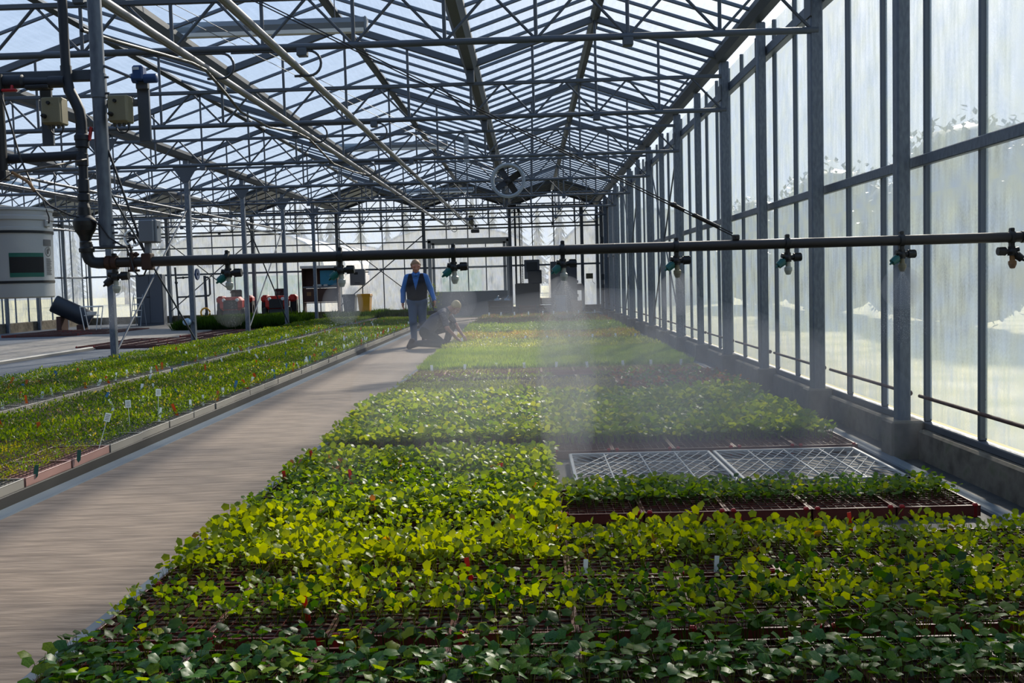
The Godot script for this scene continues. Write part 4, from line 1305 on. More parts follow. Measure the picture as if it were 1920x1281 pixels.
func band(called: String, label: String, boxes: Array, pitch: Vector2, meshes: Array, size: Vector2, dark: Color, light: Color, accent := Color.BLACK, share := 0.0, keep := 1.0) -> Node3D:
	# boxes: [x from, x to, near, far, height of the soil]
	var t := thing(called, label, "seedlings")
	t.set_meta("kind", "stuff")
	var where := []
	var tints := []
	for k in meshes.size():
		where.append([])
		tints.append([])
	var patchy := noise(0.6, FastNoiseLite.TYPE_SIMPLEX, 2, called.length() * 7 + 3)
	for b in boxes:
		var z: float = b[2]
		while z < b[3]:
			var x: float = b[0]
			while x < b[1]:
				var pz := patchy.get_noise_2d(x, z)
				if rng.randf() < keep + pz * 0.3:
					var s := rng.randf_range(size.x, size.y) * (1.0 + 0.25 * pz)
					var bs := Basis(Vector3.UP, rng.randf() * TAU) * Basis(Vector3.RIGHT, rng.randf_range(-0.16, 0.16))
					var k := rng.randi() % meshes.size()
					where[k].append(Transform3D(bs.scaled_local(Vector3(s, s * rng.randf_range(0.85, 1.2), s)), Vector3(x + rng.randf_range(-0.3, 0.3) * pitch.x, b[4], -z + rng.randf_range(-0.3, 0.3) * pitch.y)))
					var c := dark.lerp(light, clampf(rng.randf() * 0.9 + pz * 0.5, 0, 1))
					if rng.randf() < share:
						c = accent
					tints[k].append(c)
				x += pitch.x
			z += pitch.y
	for k in meshes.size():
		copies(t, "shoots", meshes[k], where[k], tints[k])
	return t


func build_plants() -> void:
	var round_leaf := leaf_mb()
	var oval := oval_leaf_mb()
	var blade := oval_leaf_mb(0.1)
	var grow: Material = M["grow"]
	var big := []
	for k in 3:
		big.append(plant_mb(shoot(100 + k, 4, 0.036, 0.078, 0.022), round_leaf, 0.0011).mesh(grow))
	var wide := []
	for k in 3:
		wide.append(plant_mb(shoot(600 + k, 4, 0.047, 0.095, 0.028, -0.8, 0.5), round_leaf, 0.0012).mesh(grow))
	var mid := []
	for k in 3:
		mid.append(plant_mb(shoot(200 + k, 4, 0.033, 0.066, 0.02), leaf_mb(15, 5.0), 0.001).mesh(grow))
	var small := []
	for k in 3:
		small.append(plant_mb(shoot(300 + k, 7, 0.022, 0.045, 0.018), oval, 0.0).mesh(grow))
	var grass := []
	for k in 2:
		grass.append(plant_mb(shoot(400 + k, 9, 0.075, 0.012, 0.008), blade, 0.0).mesh(grow))
	# upright blades: turn them on end
	grass.clear()
	for k in 2:
		var m := mb()
		for j in 9:
			var w := TAU * j / 9 + k
			m.add(blade, Transform3D((Basis(Vector3.UP, w) * Basis(Vector3.RIGHT, -1.25 + 0.06 * ((j * 5) % 4))).scaled_local(Vector3(0.08, 0.08, 0.08)), Vector3(sin(w) * 0.008, 0, cos(w) * 0.008)))
		grass.append(m.mesh(grow))
	var soil := 0.046
	var dark := Color(0.03, 0.10, 0.015)
	var green := Color(0.13, 0.26, 0.015)
	var lime := Color(0.35, 0.445, 0.012)
	# the three hundred seedlings that show largest stand one by one
	var kinds := ["leaf deep", "leaf dark", "leaf mid", "leaf lime"]
	var leaf_meshes := {}
	var stem_meshes := []
	var forms := []
	for k in kinds:
		leaf_meshes[k] = round_leaf.mesh(M[k])
	for k in 4:
		var f := shoot(500 + k, 4, 0.05, 0.098, 0.03, -0.75, 0.55)
		forms.append(f)
		stem_meshes.append(stalks(f, 0.0013).mesh(M["stem"]))
	var count := 0
	var line := 0
	var z := 2.86
	while count < 300:
		var x := -1.6
		while x < 1.62 and count < 300:
			if x > -0.52 * z - 0.05 and x < 0.53 * z + 0.05:
				var f := rng.randi() % 4
				var kind: String = kinds[rng.randi() % 3] if rng.randf() < 0.92 else "leaf lime"
				var tone: String = {"leaf deep": "deep green", "leaf dark": "dark green", "leaf mid": "mid green", "leaf lime": "yellow-green"}[kind]
				var s := rng.randf_range(0.8, 1.12)
				var t := thing("seedling", "%s seedling in the %s of the %s row from the front" % [tone, ["left third", "middle", "right third"][clampi(int((x + 1.6) / 1.08), 0, 2)], ORD[line]], "seedling", Vector3(x + rng.randf_range(-0.01, 0.01), soil, -z + rng.randf_range(-0.01, 0.01)), rng.randf() * TAU, "%s seedlings of the %s row, %s" % [tone, ORD[line], ["left", "middle", "right"][clampi(int((x + 1.6) / 1.08), 0, 2)]])
				t.scale = Vector3(s, s, s)
				for l in forms[f]:
					part(t, "leaf", leaf_meshes[kind], l[0])
				part(t, "stem", stem_meshes[f])
				count += 1
			x += 0.056
		z += 0.056
		line += 1
	var z_end := z
	# nearest block goes on
	band("seedlings_near", "glossy dark green round-leaved seedlings behind the very nearest rows", [[-1.6, 2.3, z_end, 3.27, soil], [1.62, 2.3, 2.8, z_end, soil]], Vector2(0.052, 0.05), wide, Vector2(0.9, 1.2), dark, green, lime, 0.1)
	band("seedlings_second_row", "yellow-green round-leaved seedlings in the second row of red trays", [[-1.6, 2.3, 3.5, 3.98, soil]], Vector2(0.048, 0.046), big, Vector2(0.75, 1.05), green, lime, dark, 0.25, 0.8)
	band("seedlings_third_row", "tall lime green seedlings backlit in the third row of trays", [[-1.6, 2.3, 4.1, 4.64, soil], [-1.6, 0.15, 4.64, 5.05, soil]], Vector2(0.048, 0.046), big, Vector2(0.85, 1.2), Color(0.16, 0.27, 0.015), lime, Color(0.42, 0.24, 0.03), 0.008, 0.85)
	band("seedlings_before_racks", "short green seedlings in front of the white mesh racks", [[0.2, 2.3, 5.26, 5.68, soil]], Vector2(0.046, 0.046), mid, Vector2(0.85, 1.1), Color(0.06, 0.17, 0.04), Color(0.2, 0.33, 0.05), lime, 0.08)
	band("seedlings_beside_racks", "pale green seedlings left of the white mesh racks", [[-1.6, 0.14, 5.08, 6.94, soil]], Vector2(0.046, 0.046), mid, Vector2(0.9, 1.25), Color(0.10, 0.22, 0.04), Color(0.28, 0.4, 0.05), Color(0.5, 0.2, 0.1), 0.01)
	band("seedlings_leafy_block", "broad block of light green leafy seedlings behind the white racks", [[-1.6, 2.3, 7.34, 10.15, soil]], Vector2(0.05, 0.046), mid, Vector2(1.15, 1.6), Color(0.13, 0.27, 0.03), Color(0.32, 0.45, 0.03), lime, 0.2)
	band("seedlings_olive", "fine olive green seedlings behind the leafy block at the left", [[-1.6, -0.2, 10.25, 11.7, soil]], Vector2(0.04, 0.04), small, Vector2(1.0, 1.5), Color(0.13, 0.21, 0.04), Color(0.27, 0.36, 0.06))
	band("seedlings_grey_green", "sparse grey-green seedlings behind the leafy block in the middle", [[-0.2, 1.0, 10.25, 11.8, soil]], Vector2(0.045, 0.05), small, Vector2(0.9, 1.3), Color(0.12, 0.15, 0.08), Color(0.36, 0.38, 0.22), Color.BLACK, 0.0, 0.75)
	band("seedlings_reddish", "reddish brown leaved seedlings behind the leafy block at the right", [[1.0, 2.35, 10.25, 12.2, soil]], Vector2(0.045, 0.045), mid, Vector2(0.9, 1.3), Color(0.16, 0.07, 0.05), Color(0.32, 0.14, 0.09), Color(0.1, 0.22, 0.05), 0.35)
	band("seedlings_sparse_row", "sparse bright seedlings in the dark row before the brown sparse trays", [[-1.6, 0.3, 12.1, 12.6, soil], [0.8, 2.0, 12.2, 12.7, soil]], Vector2(0.05, 0.05), small, Vector2(1.0, 1.6), Color(0.12, 0.22, 0.05), Color(0.3, 0.4, 0.12), Color.BLACK, 0.0, 0.6)
	band("seedlings_tiny", "tiny pale seedlings in regular rows in the brown sparse trays", [[-1.6, 2.3, 13.2, 13.7, soil]], Vector2(0.048, 0.05), small, Vector2(0.5, 0.7), Color(0.2, 0.28, 0.1), Color(0.36, 0.42, 0.2), Color.BLACK, 0.0, 0.8)
	band("seedlings_fine_strip", "dense fine bright green strip of grassy seedlings level with the kneeling man", [[-1.6, 2.3, 13.8, 17.2, soil]], Vector2(0.034, 0.05), grass, Vector2(1.0, 1.5), Color(0.19, 0.37, 0.05), Color(0.38, 0.56, 0.1))
	band("seedlings_speckled", "light speckled green seedlings behind the fine bright strip", [[-1.6, 2.3, 17.2, 19.7, soil]], Vector2(0.045, 0.06), small, Vector2(1.3, 1.9), Color(0.2, 0.33, 0.08), Color(0.48, 0.58, 0.22))
	band("seedlings_yellow", "yellow lime band of seedlings beside the kneeling man's far side", [[-1.6, 2.3, 19.9, 22.4, soil]], Vector2(0.05, 0.07), small, Vector2(1.4, 2.0), Color(0.22, 0.27, 0.03), Color(0.5, 0.47, 0.05), Color(0.4, 0.14, 0.05), 0.12)
	band("seedlings_far_green", "green band of seedlings far down the right bed", [[-1.6, 2.3, 22.9, 26.6, soil]], Vector2(0.05, 0.07), small, Vector2(1.6, 2.3), Color(0.12, 0.25, 0.06), Color(0.27, 0.42, 0.09))
	band("seedlings_far_brown", "brownish mottled band of seedlings near the far end of the right bed", [[-1.6, 2.3, 27.0, 30.6, soil]], Vector2(0.055, 0.08), small, Vector2(1.6, 2.2), Color(0.1, 0.13, 0.05), Color(0.24, 0.27, 0.09), Color(0.25, 0.09, 0.05), 0.3)
	band("seedlings_far_pale", "pale green last band of seedlings before the crates", [[-1.6, 2.3, 31.0, 34.6, soil]], Vector2(0.055, 0.09), small, Vector2(1.4, 2.0), Color(0.14, 0.2, 0.06), Color(0.34, 0.36, 0.14), Color(0.4, 0.16, 0.08), 0.25)
	# left beds
	var lb := 0.118
	band("left_seedlings_golden", "low golden green seedlings at the near corner of the left bed", [[-4.98, -3.3, 4.3, 7.4, lb]], Vector2(0.034, 0.036), small, Vector2(0.8, 1.2), Color(0.15, 0.2, 0.02), Color(0.36, 0.36, 0.04), green, 0.3, 0.9)
	band("left_seedlings_path_side", "low bright green seedlings in the left bed along the path", [[-4.98, -3.3, 7.4, 33.2, lb]], Vector2(0.042, 0.046), small, Vector2(0.9, 1.6), Color(0.035, 0.10, 0.01), Color(0.17, 0.28, 0.02), Color(0.4, 0.38, 0.18), 0.05)
	band("left_seedlings_outer", "low dark and bright green seedlings in the outer left bed", [[-7.08, -5.3, 4.3, 33.2, lb + 0.03]], Vector2(0.043, 0.048), small, Vector2(0.9, 1.6), Color(0.03, 0.09, 0.01), Color(0.15, 0.26, 0.02), Color(0.4, 0.38, 0.18), 0.05)
	band("tall_dark_plants", "tall dark green grassy plants near the far end at the left", [[-10.6, -7.4, 28.7, 33.4, 0.07], [-7.0, -3.6, 33.3, 34.9, 0.07]], Vector2(0.06, 0.09), grass, Vector2(3.2, 4.4), Color(0.02, 0.06, 0.018), Color(0.05, 0.12, 0.025))
	build_labels()


func stick(called: String, label: String, tone: String, group: String, where: Vector3, turn: float, lean: float, h: float, w := 0.016) -> void:
	var m := mb().prism(PackedVector2Array([Vector2(0, -0.03), Vector2(w / 2, -0.01), Vector2(w / 2, h), Vector2(-w / 2, h), Vector2(-w / 2, -0.01)]), 0.0012)
	var key := "%s %f %f" % [tone, h, w]
	if not shared.has(key):
		shared[key] = m.mesh(M[tone])
	var o := single(called, shared[key], label, "plant label", where, turn, group)
	o.rotation.x = lean * 0.5
	o.rotation.z = lean


func build_labels() -> void:
	var tones := ["label white", "label white", "label orange", "label blue", "label white", "label orange"]
	var words := {"label white": "white", "label orange": "orange", "label blue": "blue", "label red": "red", "label green": "dark green"}
	for c in [[-3.36, "along the path edge of the left bed", 8.6], [-5.36, "along the gap between the left beds", 7.6], [-4.3, "standing in the inner left bed", 8.0], [-6.2, "standing in the outer left bed", 9.0]]:
		var z: float = c[2]
		while z < 30.0:
			var tone: String = tones[rng.randi() % 6]
			var h := rng.randf_range(0.09, 0.14)
			var x: float = c[0] + rng.randf_range(-0.04, 0.04)
			if c[0] in [-4.3, -6.2]:
				x += rng.randf_range(-0.6, 0.6)
			stick("plant_label", "small %s plant label stick %s" % [words[tone], c[1]], tone, "%s label sticks %s" % [words[tone], c[1]], Vector3(x, 0.13, -z), rng.randf_range(0.1, 1.1), rng.randf_range(-0.5, 0.5), h, rng.randf_range(0.02, 0.032))
			z += rng.randf_range(0.2, 0.5)
	for g in [[-3.24, 6.2, "nearest"], [-3.22, 6.76, "second"]]:
		stick("plant_label", "dark green plant label clipped at the tray edge by the path, %s one" % g[2], "label green", "dark green edge labels", Vector3(g[0], 0.13, -g[1]), 0.5, -0.12, 0.06, 0.026)
	# printed cards on wires
	for q in [[-3.27, 7.19, 0.22, -0.3, "nearest"], [-3.42, 8.13, 0.2, 0.02, "second"], [-3.36, 8.6, 0.24, -0.05, "third"]]:
		var t := thing("label_card", "white printed label card on a wire stake in the left bed, %s one" % q[4], "plant label", Vector3(q[0], 0.12, -q[1]), 0.35, "printed label cards")
		t.rotation.z = q[3]
		part(t, "stake", mb().tube(Vector3(0, -0.02, 0), Vector3(0, q[2], 0), 0.0025, -1, 6).mesh(M["label white"]))
		var w := 0.045
		part(t, "card", mb().bevel(Vector3(0, q[2] + 0.03, 0.003), Vector3(w, 0.065, 0.0025), 0.0008, Basis(Vector3.UP, 0.3 if q[3] < -0.2 else -0.2)).mesh(M["label white"]))
		var lines := mb()
		for k in 4:
			lines.box(Vector3(0, q[2] + 0.048 - k * 0.012, 0.006), Vector3(0.03, 0.0035, 0.002), Basis(Vector3.UP, 0.3 if q[3] < -0.2 else -0.2))
		part(t, "printing", lines.mesh(M["print grey"]))
	# tags in the right bed
	for q in [[-1.138, 5.976], [-1.543, 6.702], [-1.55, 5.978], [-0.193, 6.065], [0.984, 4.62], [-0.28, 3.98], [-0.86, 3.55], [1.5, 4.6]]:
		stick("plant_label", "small red plant tag among the near leafy seedlings of the right bed", "label red", "red tags of the right bed", Vector3(q[0], 0.06, -q[1]), 0.2, 0.15, 0.1, 0.02)
	for q in [[-0.9, 4.05], [0.2, 4.02], [0.75, 4.03]]:
		stick("plant_label", "grey-white label stick between the second and third tray rows", "label white", "label sticks between near rows", Vector3(q[0], 0.05, -q[1]), 0.1, -0.08, 0.075, 0.02)
	for r in [[13.75, 0.09, "standing at the edge of the fine bright strip"], [19.7, 0.13, "in the speckled strip"], [33.0, 0.2, "in the last rows of the right bed"]]:
		for k in 9:
			stick("plant_label", "white label stick %s" % r[2], "label white", "white label sticks %s" % r[2], Vector3(-1.4 + k * 0.44 + rng.randf_range(-0.05, 0.05), 0.05, -r[0] + rng.randf_range(-0.1, 0.1)), 0.05, rng.randf_range(-0.15, 0.15), r[1], 0.03 + r[1] * 0.1)


# ---------------------------------------------------------------- people
func surface(bones: Array, cell: float, blend: float, cuts: Array = []) -> MB:
	# joins tapered capsules [from, to, radius, radius] with a smooth minimum and meshes the field as surface nets; cuts: [point, outward normal]
	var lo := Vector3(1e9, 1e9, 1e9)
	var hi := -lo
	for b in bones:
		var r := maxf(b[2], b[3]) + blend
		for p in [b[0], b[1]]:
			lo = lo.min(p - Vector3(r, r, r))
			hi = hi.max(p + Vector3(r, r, r))
	lo -= Vector3.ONE * cell * 2
	hi += Vector3.ONE * cell * 2
	var nx := int((hi.x - lo.x) / cell) + 1
	var ny := int((hi.y - lo.y) / cell) + 1
	var nz := int((hi.z - lo.z) / cell) + 1
	var f := PackedFloat32Array()
	f.resize(nx * ny * nz)
	f.fill(1.0)
	for b in bones:
		var a: Vector3 = b[0]
		var e: Vector3 = b[1]
		var ab := e - a
		var len2 := maxf(ab.length_squared(), 1e-9)
		var reach := maxf(b[2], b[3]) + blend + cell * 2
		var l := ((a.min(e) - Vector3.ONE * reach - lo) / cell).floor().max(Vector3.ZERO)
		var h := ((a.max(e) + Vector3.ONE * reach - lo) / cell).ceil().min(Vector3(nx - 1, ny - 1, nz - 1))
		var sq: Vector3 = b[4] if b.size() > 4 else Vector3.ONE    # squash: flattens the capsule along an axis
		for iz in range(int(l.z), int(h.z) + 1):
			for iy in range(int(l.y), int(h.y) + 1):
				var o := (iz * ny + iy) * nx
				for ix in range(int(l.x), int(h.x) + 1):
					var p := lo + Vector3(ix, iy, iz) * cell
					var t := clampf((p - a).dot(ab) / len2, 0, 1)
					var d := ((p - a - ab * t) * sq).length() - lerpf(b[2], b[3], t)
					var c := f[o + ix]
					var k := clampf(0.5 + 0.5 * (c - d) / blend, 0, 1)
					f[o + ix] = lerpf(c, d, k) - blend * k * (1 - k)
	for c in cuts:
		for iz in nz:
			for iy in ny:
				for ix in nx:
					var o := (iz * ny + iy) * nx + ix
					var d: float = (lo + Vector3(ix, iy, iz) * cell - c[0]).dot(c[1])
					f[o] = maxf(f[o], d)
	var m := mb()
	var cellv := {}
	for iz in nz - 1:
		for iy in ny - 1:
			for ix in nx - 1:
				var o := (iz * ny + iy) * nx + ix
				var v0 := f[o]
				var inside := 0
				var vals := [v0, f[o + 1], f[o + nx], f[o + nx + 1], f[o + nx * ny], f[o + nx * ny + 1], f[o + nx * ny + nx], f[o + nx * ny + nx + 1]]
				for q in vals:
					if q < 0:
						inside += 1
				if inside == 0 or inside == 8:
					continue
				var s := Vector3.ZERO
				var n := 0
				for e in [[0, 1], [2, 3], [4, 5], [6, 7], [0, 2], [1, 3], [4, 6], [5, 7], [0, 4], [1, 5], [2, 6], [3, 7]]:
					var va: float = vals[e[0]]
					var vb: float = vals[e[1]]
					if (va < 0) != (vb < 0):
						var t := va / (va - vb)
						var pa := Vector3(e[0] & 1, (e[0] >> 1) & 1, e[0] >> 2)
						var pb := Vector3(e[1] & 1, (e[1] >> 1) & 1, e[1] >> 2)
						s += pa.lerp(pb, t)
						n += 1
				var g := Vector3(vals[1] + vals[3] + vals[5] + vals[7] - vals[0] - vals[2] - vals[4] - vals[6], vals[2] + vals[3] + vals[6] + vals[7] - vals[0] - vals[1] - vals[4] - vals[5], vals[4] + vals[5] + vals[6] + vals[7] - vals[0] - vals[1] - vals[2] - vals[3])
				cellv[o] = m.vert(lo + (Vector3(ix, iy, iz) + s / n) * cell, g.normalized())
	for o in cellv:
		var ix: int = o % nx
		var iy: int = (o / nx) % ny
		var iz: int = o / (nx * ny)
		for ax in 3:
			var step: int = [1, nx, nx * ny][ax]
			var u: int = [nx, nx * ny, 1][ax]
			var w: int = [nx * ny, 1, nx][ax]
			if (ax == 0 and (iy == 0 or iz == 0)) or (ax == 1 and (iz == 0 or ix == 0)) or (ax == 2 and (ix == 0 or iy == 0)):
				continue
			var a := f[o]
			var b := f[o + step]
			if (a < 0) == (b < 0):
				continue
			if not (cellv.has(o - u) and cellv.has(o - w) and cellv.has(o - u - w)):
				continue
			var q := [cellv[o], cellv[o - u], cellv[o - u - w], cellv[o - w]]
			if a < 0:
				m.tri(q[0], q[1], q[2])
				m.tri(q[0], q[2], q[3])
			else:
				m.tri(q[0], q[2], q[1])
				m.tri(q[0], q[3], q[2])
	return m


func grown(bones: Array, by: float) -> Array:
	var out := []
	for b in bones:
		var c: Array = b.duplicate()
		c[2] += by
		c[3] += by
		out.append(c)
	return out


func hand(wrist: Vector3, dir: Vector3, palm: Vector3, thumb: Vector3, curl: float) -> MB:
	# palm, four bent fingers of unequal length and a thumb from the side of the palm
	var y := dir.normalized()
	var z := (palm - y * palm.dot(y)).normalized()
	var x := (thumb - y * thumb.dot(y) - z * thumb.dot(z)).normalized()
	var bones := [[wrist, wrist + y * 0.05, 0.026, 0.03, Vector3.ONE], [wrist + y * 0.05 - x * 0.016, wrist + y * 0.085 - x * 0.02, 0.019, 0.016], [wrist + y * 0.05 + x * 0.014, wrist + y * 0.088 + x * 0.016, 0.019, 0.016]]
	var len := [0.066, 0.076, 0.07, 0.054]
	for k in 4:
		var base: Vector3 = wrist + y * (0.09 - 0.005 * absf(k - 1.2)) + x * (0.03 - 0.02 * k)
		var d := y
		for j in 3:
			d = (d * cos(curl) + z * sin(curl)).normalized()
			var e: Vector3 = base + d * len[k] * [0.45, 0.32, 0.26][j]
			bones.append([base, e, 0.0092 - 0.001 * j, 0.0085 - 0.001 * j])
			base = e
	var tb := wrist + y * 0.028 + x * 0.026
	var t1 := tb + (x * 0.75 + y * 0.7 + z * 0.25).normalized() * 0.038
	bones.append([tb, t1, 0.013, 0.011])
	bones.append([t1, t1 + (x * 0.25 + y * 0.85 + z * 0.45).normalized() * 0.032, 0.0105, 0.0085])
	return surface(bones, 0.005, 0.008)


func head(c: Vector3, bs: Basis) -> Dictionary:
	# bs: x to the person's left, y up, z ahead; c is the middle of the skull
	var p := func(x: float, y: float, z: float) -> Vector3: return c + bs * Vector3(x, y, z)
	var bones := [
		[p.call(0, 0.035, -0.02), p.call(0, 0.03, 0.01), 0.088, 0.085], [p.call(0, -0.01, 0.03), p.call(0, -0.07, 0.045), 0.068, 0.05],
		[p.call(-0.03, -0.085, 0.05), p.call(0.03, -0.085, 0.05), 0.03, 0.03], [p.call(0, -0.1, 0.068), p.call(0, -0.1, 0.07), 0.022, 0.022],
		[p.call(0, 0.01, 0.092), p.call(0, -0.03, 0.112), 0.011, 0.016], [p.call(-0.014, -0.035, 0.1), p.call(0.014, -0.035, 0.1), 0.01, 0.01],
		[p.call(-0.05, 0.025, 0.075), p.call(0.05, 0.025, 0.075), 0.018, 0.018], [p.call(-0.045, -0.035, 0.06), p.call(0.045, -0.035, 0.06), 0.028, 0.028],
		[p.call(-0.022, -0.066, 0.088), p.call(0.022, -0.066, 0.088), 0.01, 0.01], [p.call(-0.018, -0.078, 0.086), p.call(0.018, -0.078, 0.086), 0.011, 0.011],
		[p.call(-0.086, 0.0, -0.005), p.call(-0.092, -0.03, -0.002), 0.016, 0.012], [p.call(0.086, 0.0, -0.005), p.call(0.092, -0.03, -0.002), 0.016, 0.012],
		[p.call(0, -0.05, -0.02), p.call(0, -0.17, -0.035), 0.06, 0.06],
	]
	var hair := [
		[p.call(0, 0.055, -0.03), p.call(0, 0.05, 0.005), 0.088, 0.084], [p.call(0, -0.0, -0.05), p.call(0, -0.03, -0.055), 0.07, 0.05],
		[p.call(-0.06, 0.03, -0.02), p.call(0.06, 0.03, -0.02), 0.05, 0.05],
	]
	var eyes := mb()
	for s in [-1.0, 1.0]:
		eyes.ball(p.call(s * 0.033, 0.004, 0.086), Vector3(0.012, 0.007, 0.007), 8, bs)
	eyes.bevel(p.call(0, -0.072, 0.0965), Vector3(0.04, 0.003, 0.004), 0.001, bs)
	for s in [-1.0, 1.0]:
		eyes.bevel(p.call(s * 0.034, 0.028, 0.093), Vector3(0.034, 0.006, 0.006), 0.001, bs)
	return {"bones": bones, "hair": hair, "eyes": eyes}


func build_people() -> void:
	# the man who walks up the path
	var t := thing("person", "man in navy vest, blue shirt and jeans walking up the path behind the kneeling man", "person", Vector3(-2.36, 0.0, -20.3))
	var hb := Basis(Vector3.UP, 0.25) * Basis(Vector3.RIGHT, 0.32)
	var hd := head(Vector3(0.0, 1.655, 0.03), hb)
	var sr := Vector3(-0.19, 1.43, 0.0)
	var sl := Vector3(0.19, 1.43, 0.0)
	var er := Vector3(-0.285, 1.155, -0.03)
	var el := Vector3(0.29, 1.17, -0.02)
	var wr := Vector3(-0.295, 0.915, 0.03)
	var wl := Vector3(0.37, 0.955, 0.1)
	var hip := [Vector3(-0.095, 0.93, 0), Vector3(0.095, 0.93, 0)]
	var knee := [Vector3(-0.085, 0.5, 0.09), Vector3(0.1, 0.51, -0.0)]
	var ankle := [Vector3(-0.075, 0.09, 0.07), Vector3(0.095, 0.16, -0.3)]
	var toe := [Vector3(-0.085, 0.04, 0.22), Vector3(0.1, 0.045, -0.17)]
	var arms := [[sr, er, 0.056, 0.043], [er, wr, 0.042, 0.03], [sl, el, 0.056, 0.043], [el, wl, 0.042, 0.03]]
	var torso := [[Vector3(-0.07, 1.0, 0), Vector3(-0.08, 1.3, 0), 0.105, 0.115], [Vector3(0.07, 1.0, 0), Vector3(0.08, 1.3, 0), 0.105, 0.115], [Vector3(-0.13, 1.43, -0.01), Vector3(0.13, 1.43, -0.01), 0.07, 0.07], [Vector3(0, 1.44, -0.01), Vector3(0, 1.52, 0.0), 0.07, 0.058], [Vector3(0, 1.05, 0.05), Vector3(0, 1.2, 0.05), 0.09, 0.09]]
	var legs := []
	var feet := []
	for s in 2:
		legs.append([hip[s], knee[s], 0.098, 0.064])
		legs.append([knee[s], ankle[s], 0.062, 0.045])
		feet.append([ankle[s], toe[s], 0.048, 0.04])
		feet.append([ankle[s] + Vector3(0, -0.03, -0.03), toe[s], 0.042, 0.036])
	legs.append([hip[0], hip[1], 0.11, 0.11])
	var body := surface(arms + torso + legs + feet + [[Vector3(0, 1.5, 0.0), Vector3(0, 1.6, 0.015), 0.058, 0.056]], 0.016, 0.03)
	body.add(surface(hd.bones, 0.008, 0.02), Transform3D.IDENTITY)
	body.add(hand(wr, Vector3(0, -1, 0.1), Vector3(1, 0, 0.2), Vector3(0.2, 0, 1), 0.3), Transform3D.IDENTITY)
	body.add(hand(wl, Vector3(0.2, -1, 0.2), Vector3(-1, 0, 0.2), Vector3(-0.2, 0, 1), 0.35), Transform3D.IDENTITY)
	var figure := part(t, "body", body.mesh(M["skin"]))
	part(figure, "hair", surface(hd.hair, 0.009, 0.02, [[Vector3(0, 1.66, 0.1), hb * Vector3(0, -0.35, 1)]]).mesh(M["hair brown"]))
	part(figure, "face_features", hd.eyes.mesh(M["eye"]))
	part(t, "shirt", surface(grown(arms + torso, 0.014), 0.014, 0.03, [[Vector3(0, 1.535, 0), Vector3(0, 1, 0.25)], [Vector3(0, 0.9, 0), Vector3.DOWN]]).add(surface([[Vector3(-0.05, 1.53, 0.03), Vector3(-0.02, 1.47, 0.1), 0.025, 0.02], [Vector3(0.05, 1.53, 0.03), Vector3(0.02, 1.47, 0.1), 0.025, 0.02], [Vector3(-0.05, 1.53, -0.04), Vector3(0.05, 1.53, -0.04), 0.026, 0.026]], 0.012, 0.02), Transform3D.IDENTITY).mesh(M["shirt blue"]))
	# the vest hangs open at the front in a long V
	var vest := surface(grown(torso, 0.034), 0.014, 0.03, [[Vector3(0, 1.505, 0), Vector3.UP], [Vector3(0, 0.94, 0), Vector3.DOWN], [Vector3(-0.2, 1.3, 0), Vector3(-1, 0.25, 0)], [Vector3(0.2, 1.3, 0), Vector3(1, 0.25, 0)]])
	var open := mb()
	open.v = vest.v.duplicate()
	open.n = vest.n.duplicate()
	open.uv = vest.uv.duplicate()
	for k in range(0, vest.i.size(), 3):
		var p := (vest.v[vest.i[k]] + vest.v[vest.i[k + 1]] + vest.v[vest.i[k + 2]]) / 3.0
		if p.z > 0.02 and absf(p.x) < (p.y - 1.16) * 0.26:
			continue
		for j in 3:
			open.i.append(vest.i[k + j])
	part(t, "vest", open.mesh(M["vest navy"]))
	part(t, "jeans", surface(grown(legs, 0.016), 0.014, 0.025, [[Vector3(0, 1.03, 0), Vector3.UP]]).mesh(M["jeans"]))
	part(t, "shoes", surface(grown(feet, 0.008), 0.01, 0.02, [[Vector3(0, 0.0, 0), Vector3.DOWN], [Vector3(0, 0.2, 0), Vector3.UP]]).mesh(M["boot"]))
	# the man who kneels and reaches into the bed on the right
	t = thing("person", "man in grey t-shirt and dark trousers kneeling on the path, reaching into the right bed", "person", Vector3(-2.09, 0.0, -19.4))
	var hc := Vector3(0.60, 0.80, 0.02)
	hb = Basis(Vector3.UP, 1.2) * Basis(Vector3.RIGHT, 0.75)
	hd = head(hc, hb)
	var sn := Vector3(0.37, 0.68, 0.19)
	var sf := Vector3(0.42, 0.70, -0.17)
	var en := Vector3(0.44, 0.40, 0.24)
	var ef := Vector3(0.58, 0.44, -0.2)
	var wn := Vector3(0.62, 0.19, 0.16)
	var wf := Vector3(0.72, 0.24, -0.06)
	var pel := Vector3(0.0, 0.33, 0.0)
	arms = [[sn, en, 0.054, 0.042], [en, wn, 0.041, 0.029], [sf, ef, 0.054, 0.042], [ef, wf, 0.041, 0.029]]
	torso = [[pel + Vector3(0, 0.02, 0.06), Vector3(0.2, 0.55, 0.08), 0.12, 0.125], [pel + Vector3(0, 0.02, -0.06), Vector3(0.22, 0.56, -0.06), 0.12, 0.125], [Vector3(0.2, 0.55, 0.06), Vector3(0.36, 0.69, 0.1), 0.12, 0.085], [Vector3(0.2, 0.55, -0.04), Vector3(0.4, 0.7, -0.1), 0.12, 0.085], [Vector3(0.38, 0.7, 0.0), Vector3(0.5, 0.775, 0.01), 0.075, 0.058]]
	hip = [pel + Vector3(0, 0, 0.09), pel + Vector3(0.02, 0.0, -0.09)]
	knee = [Vector3(0.33, 0.085, 0.13), Vector3(0.5, 0.42, -0.13)]
	ankle = [Vector3(-0.14, 0.11, 0.16), Vector3(0.38, 0.1, -0.13)]
	toe = [Vector3(-0.31, 0.06, 0.18), Vector3(0.54, 0.045, -0.12)]
	legs = [[hip[0], hip[1], 0.12, 0.12]]
	feet = []
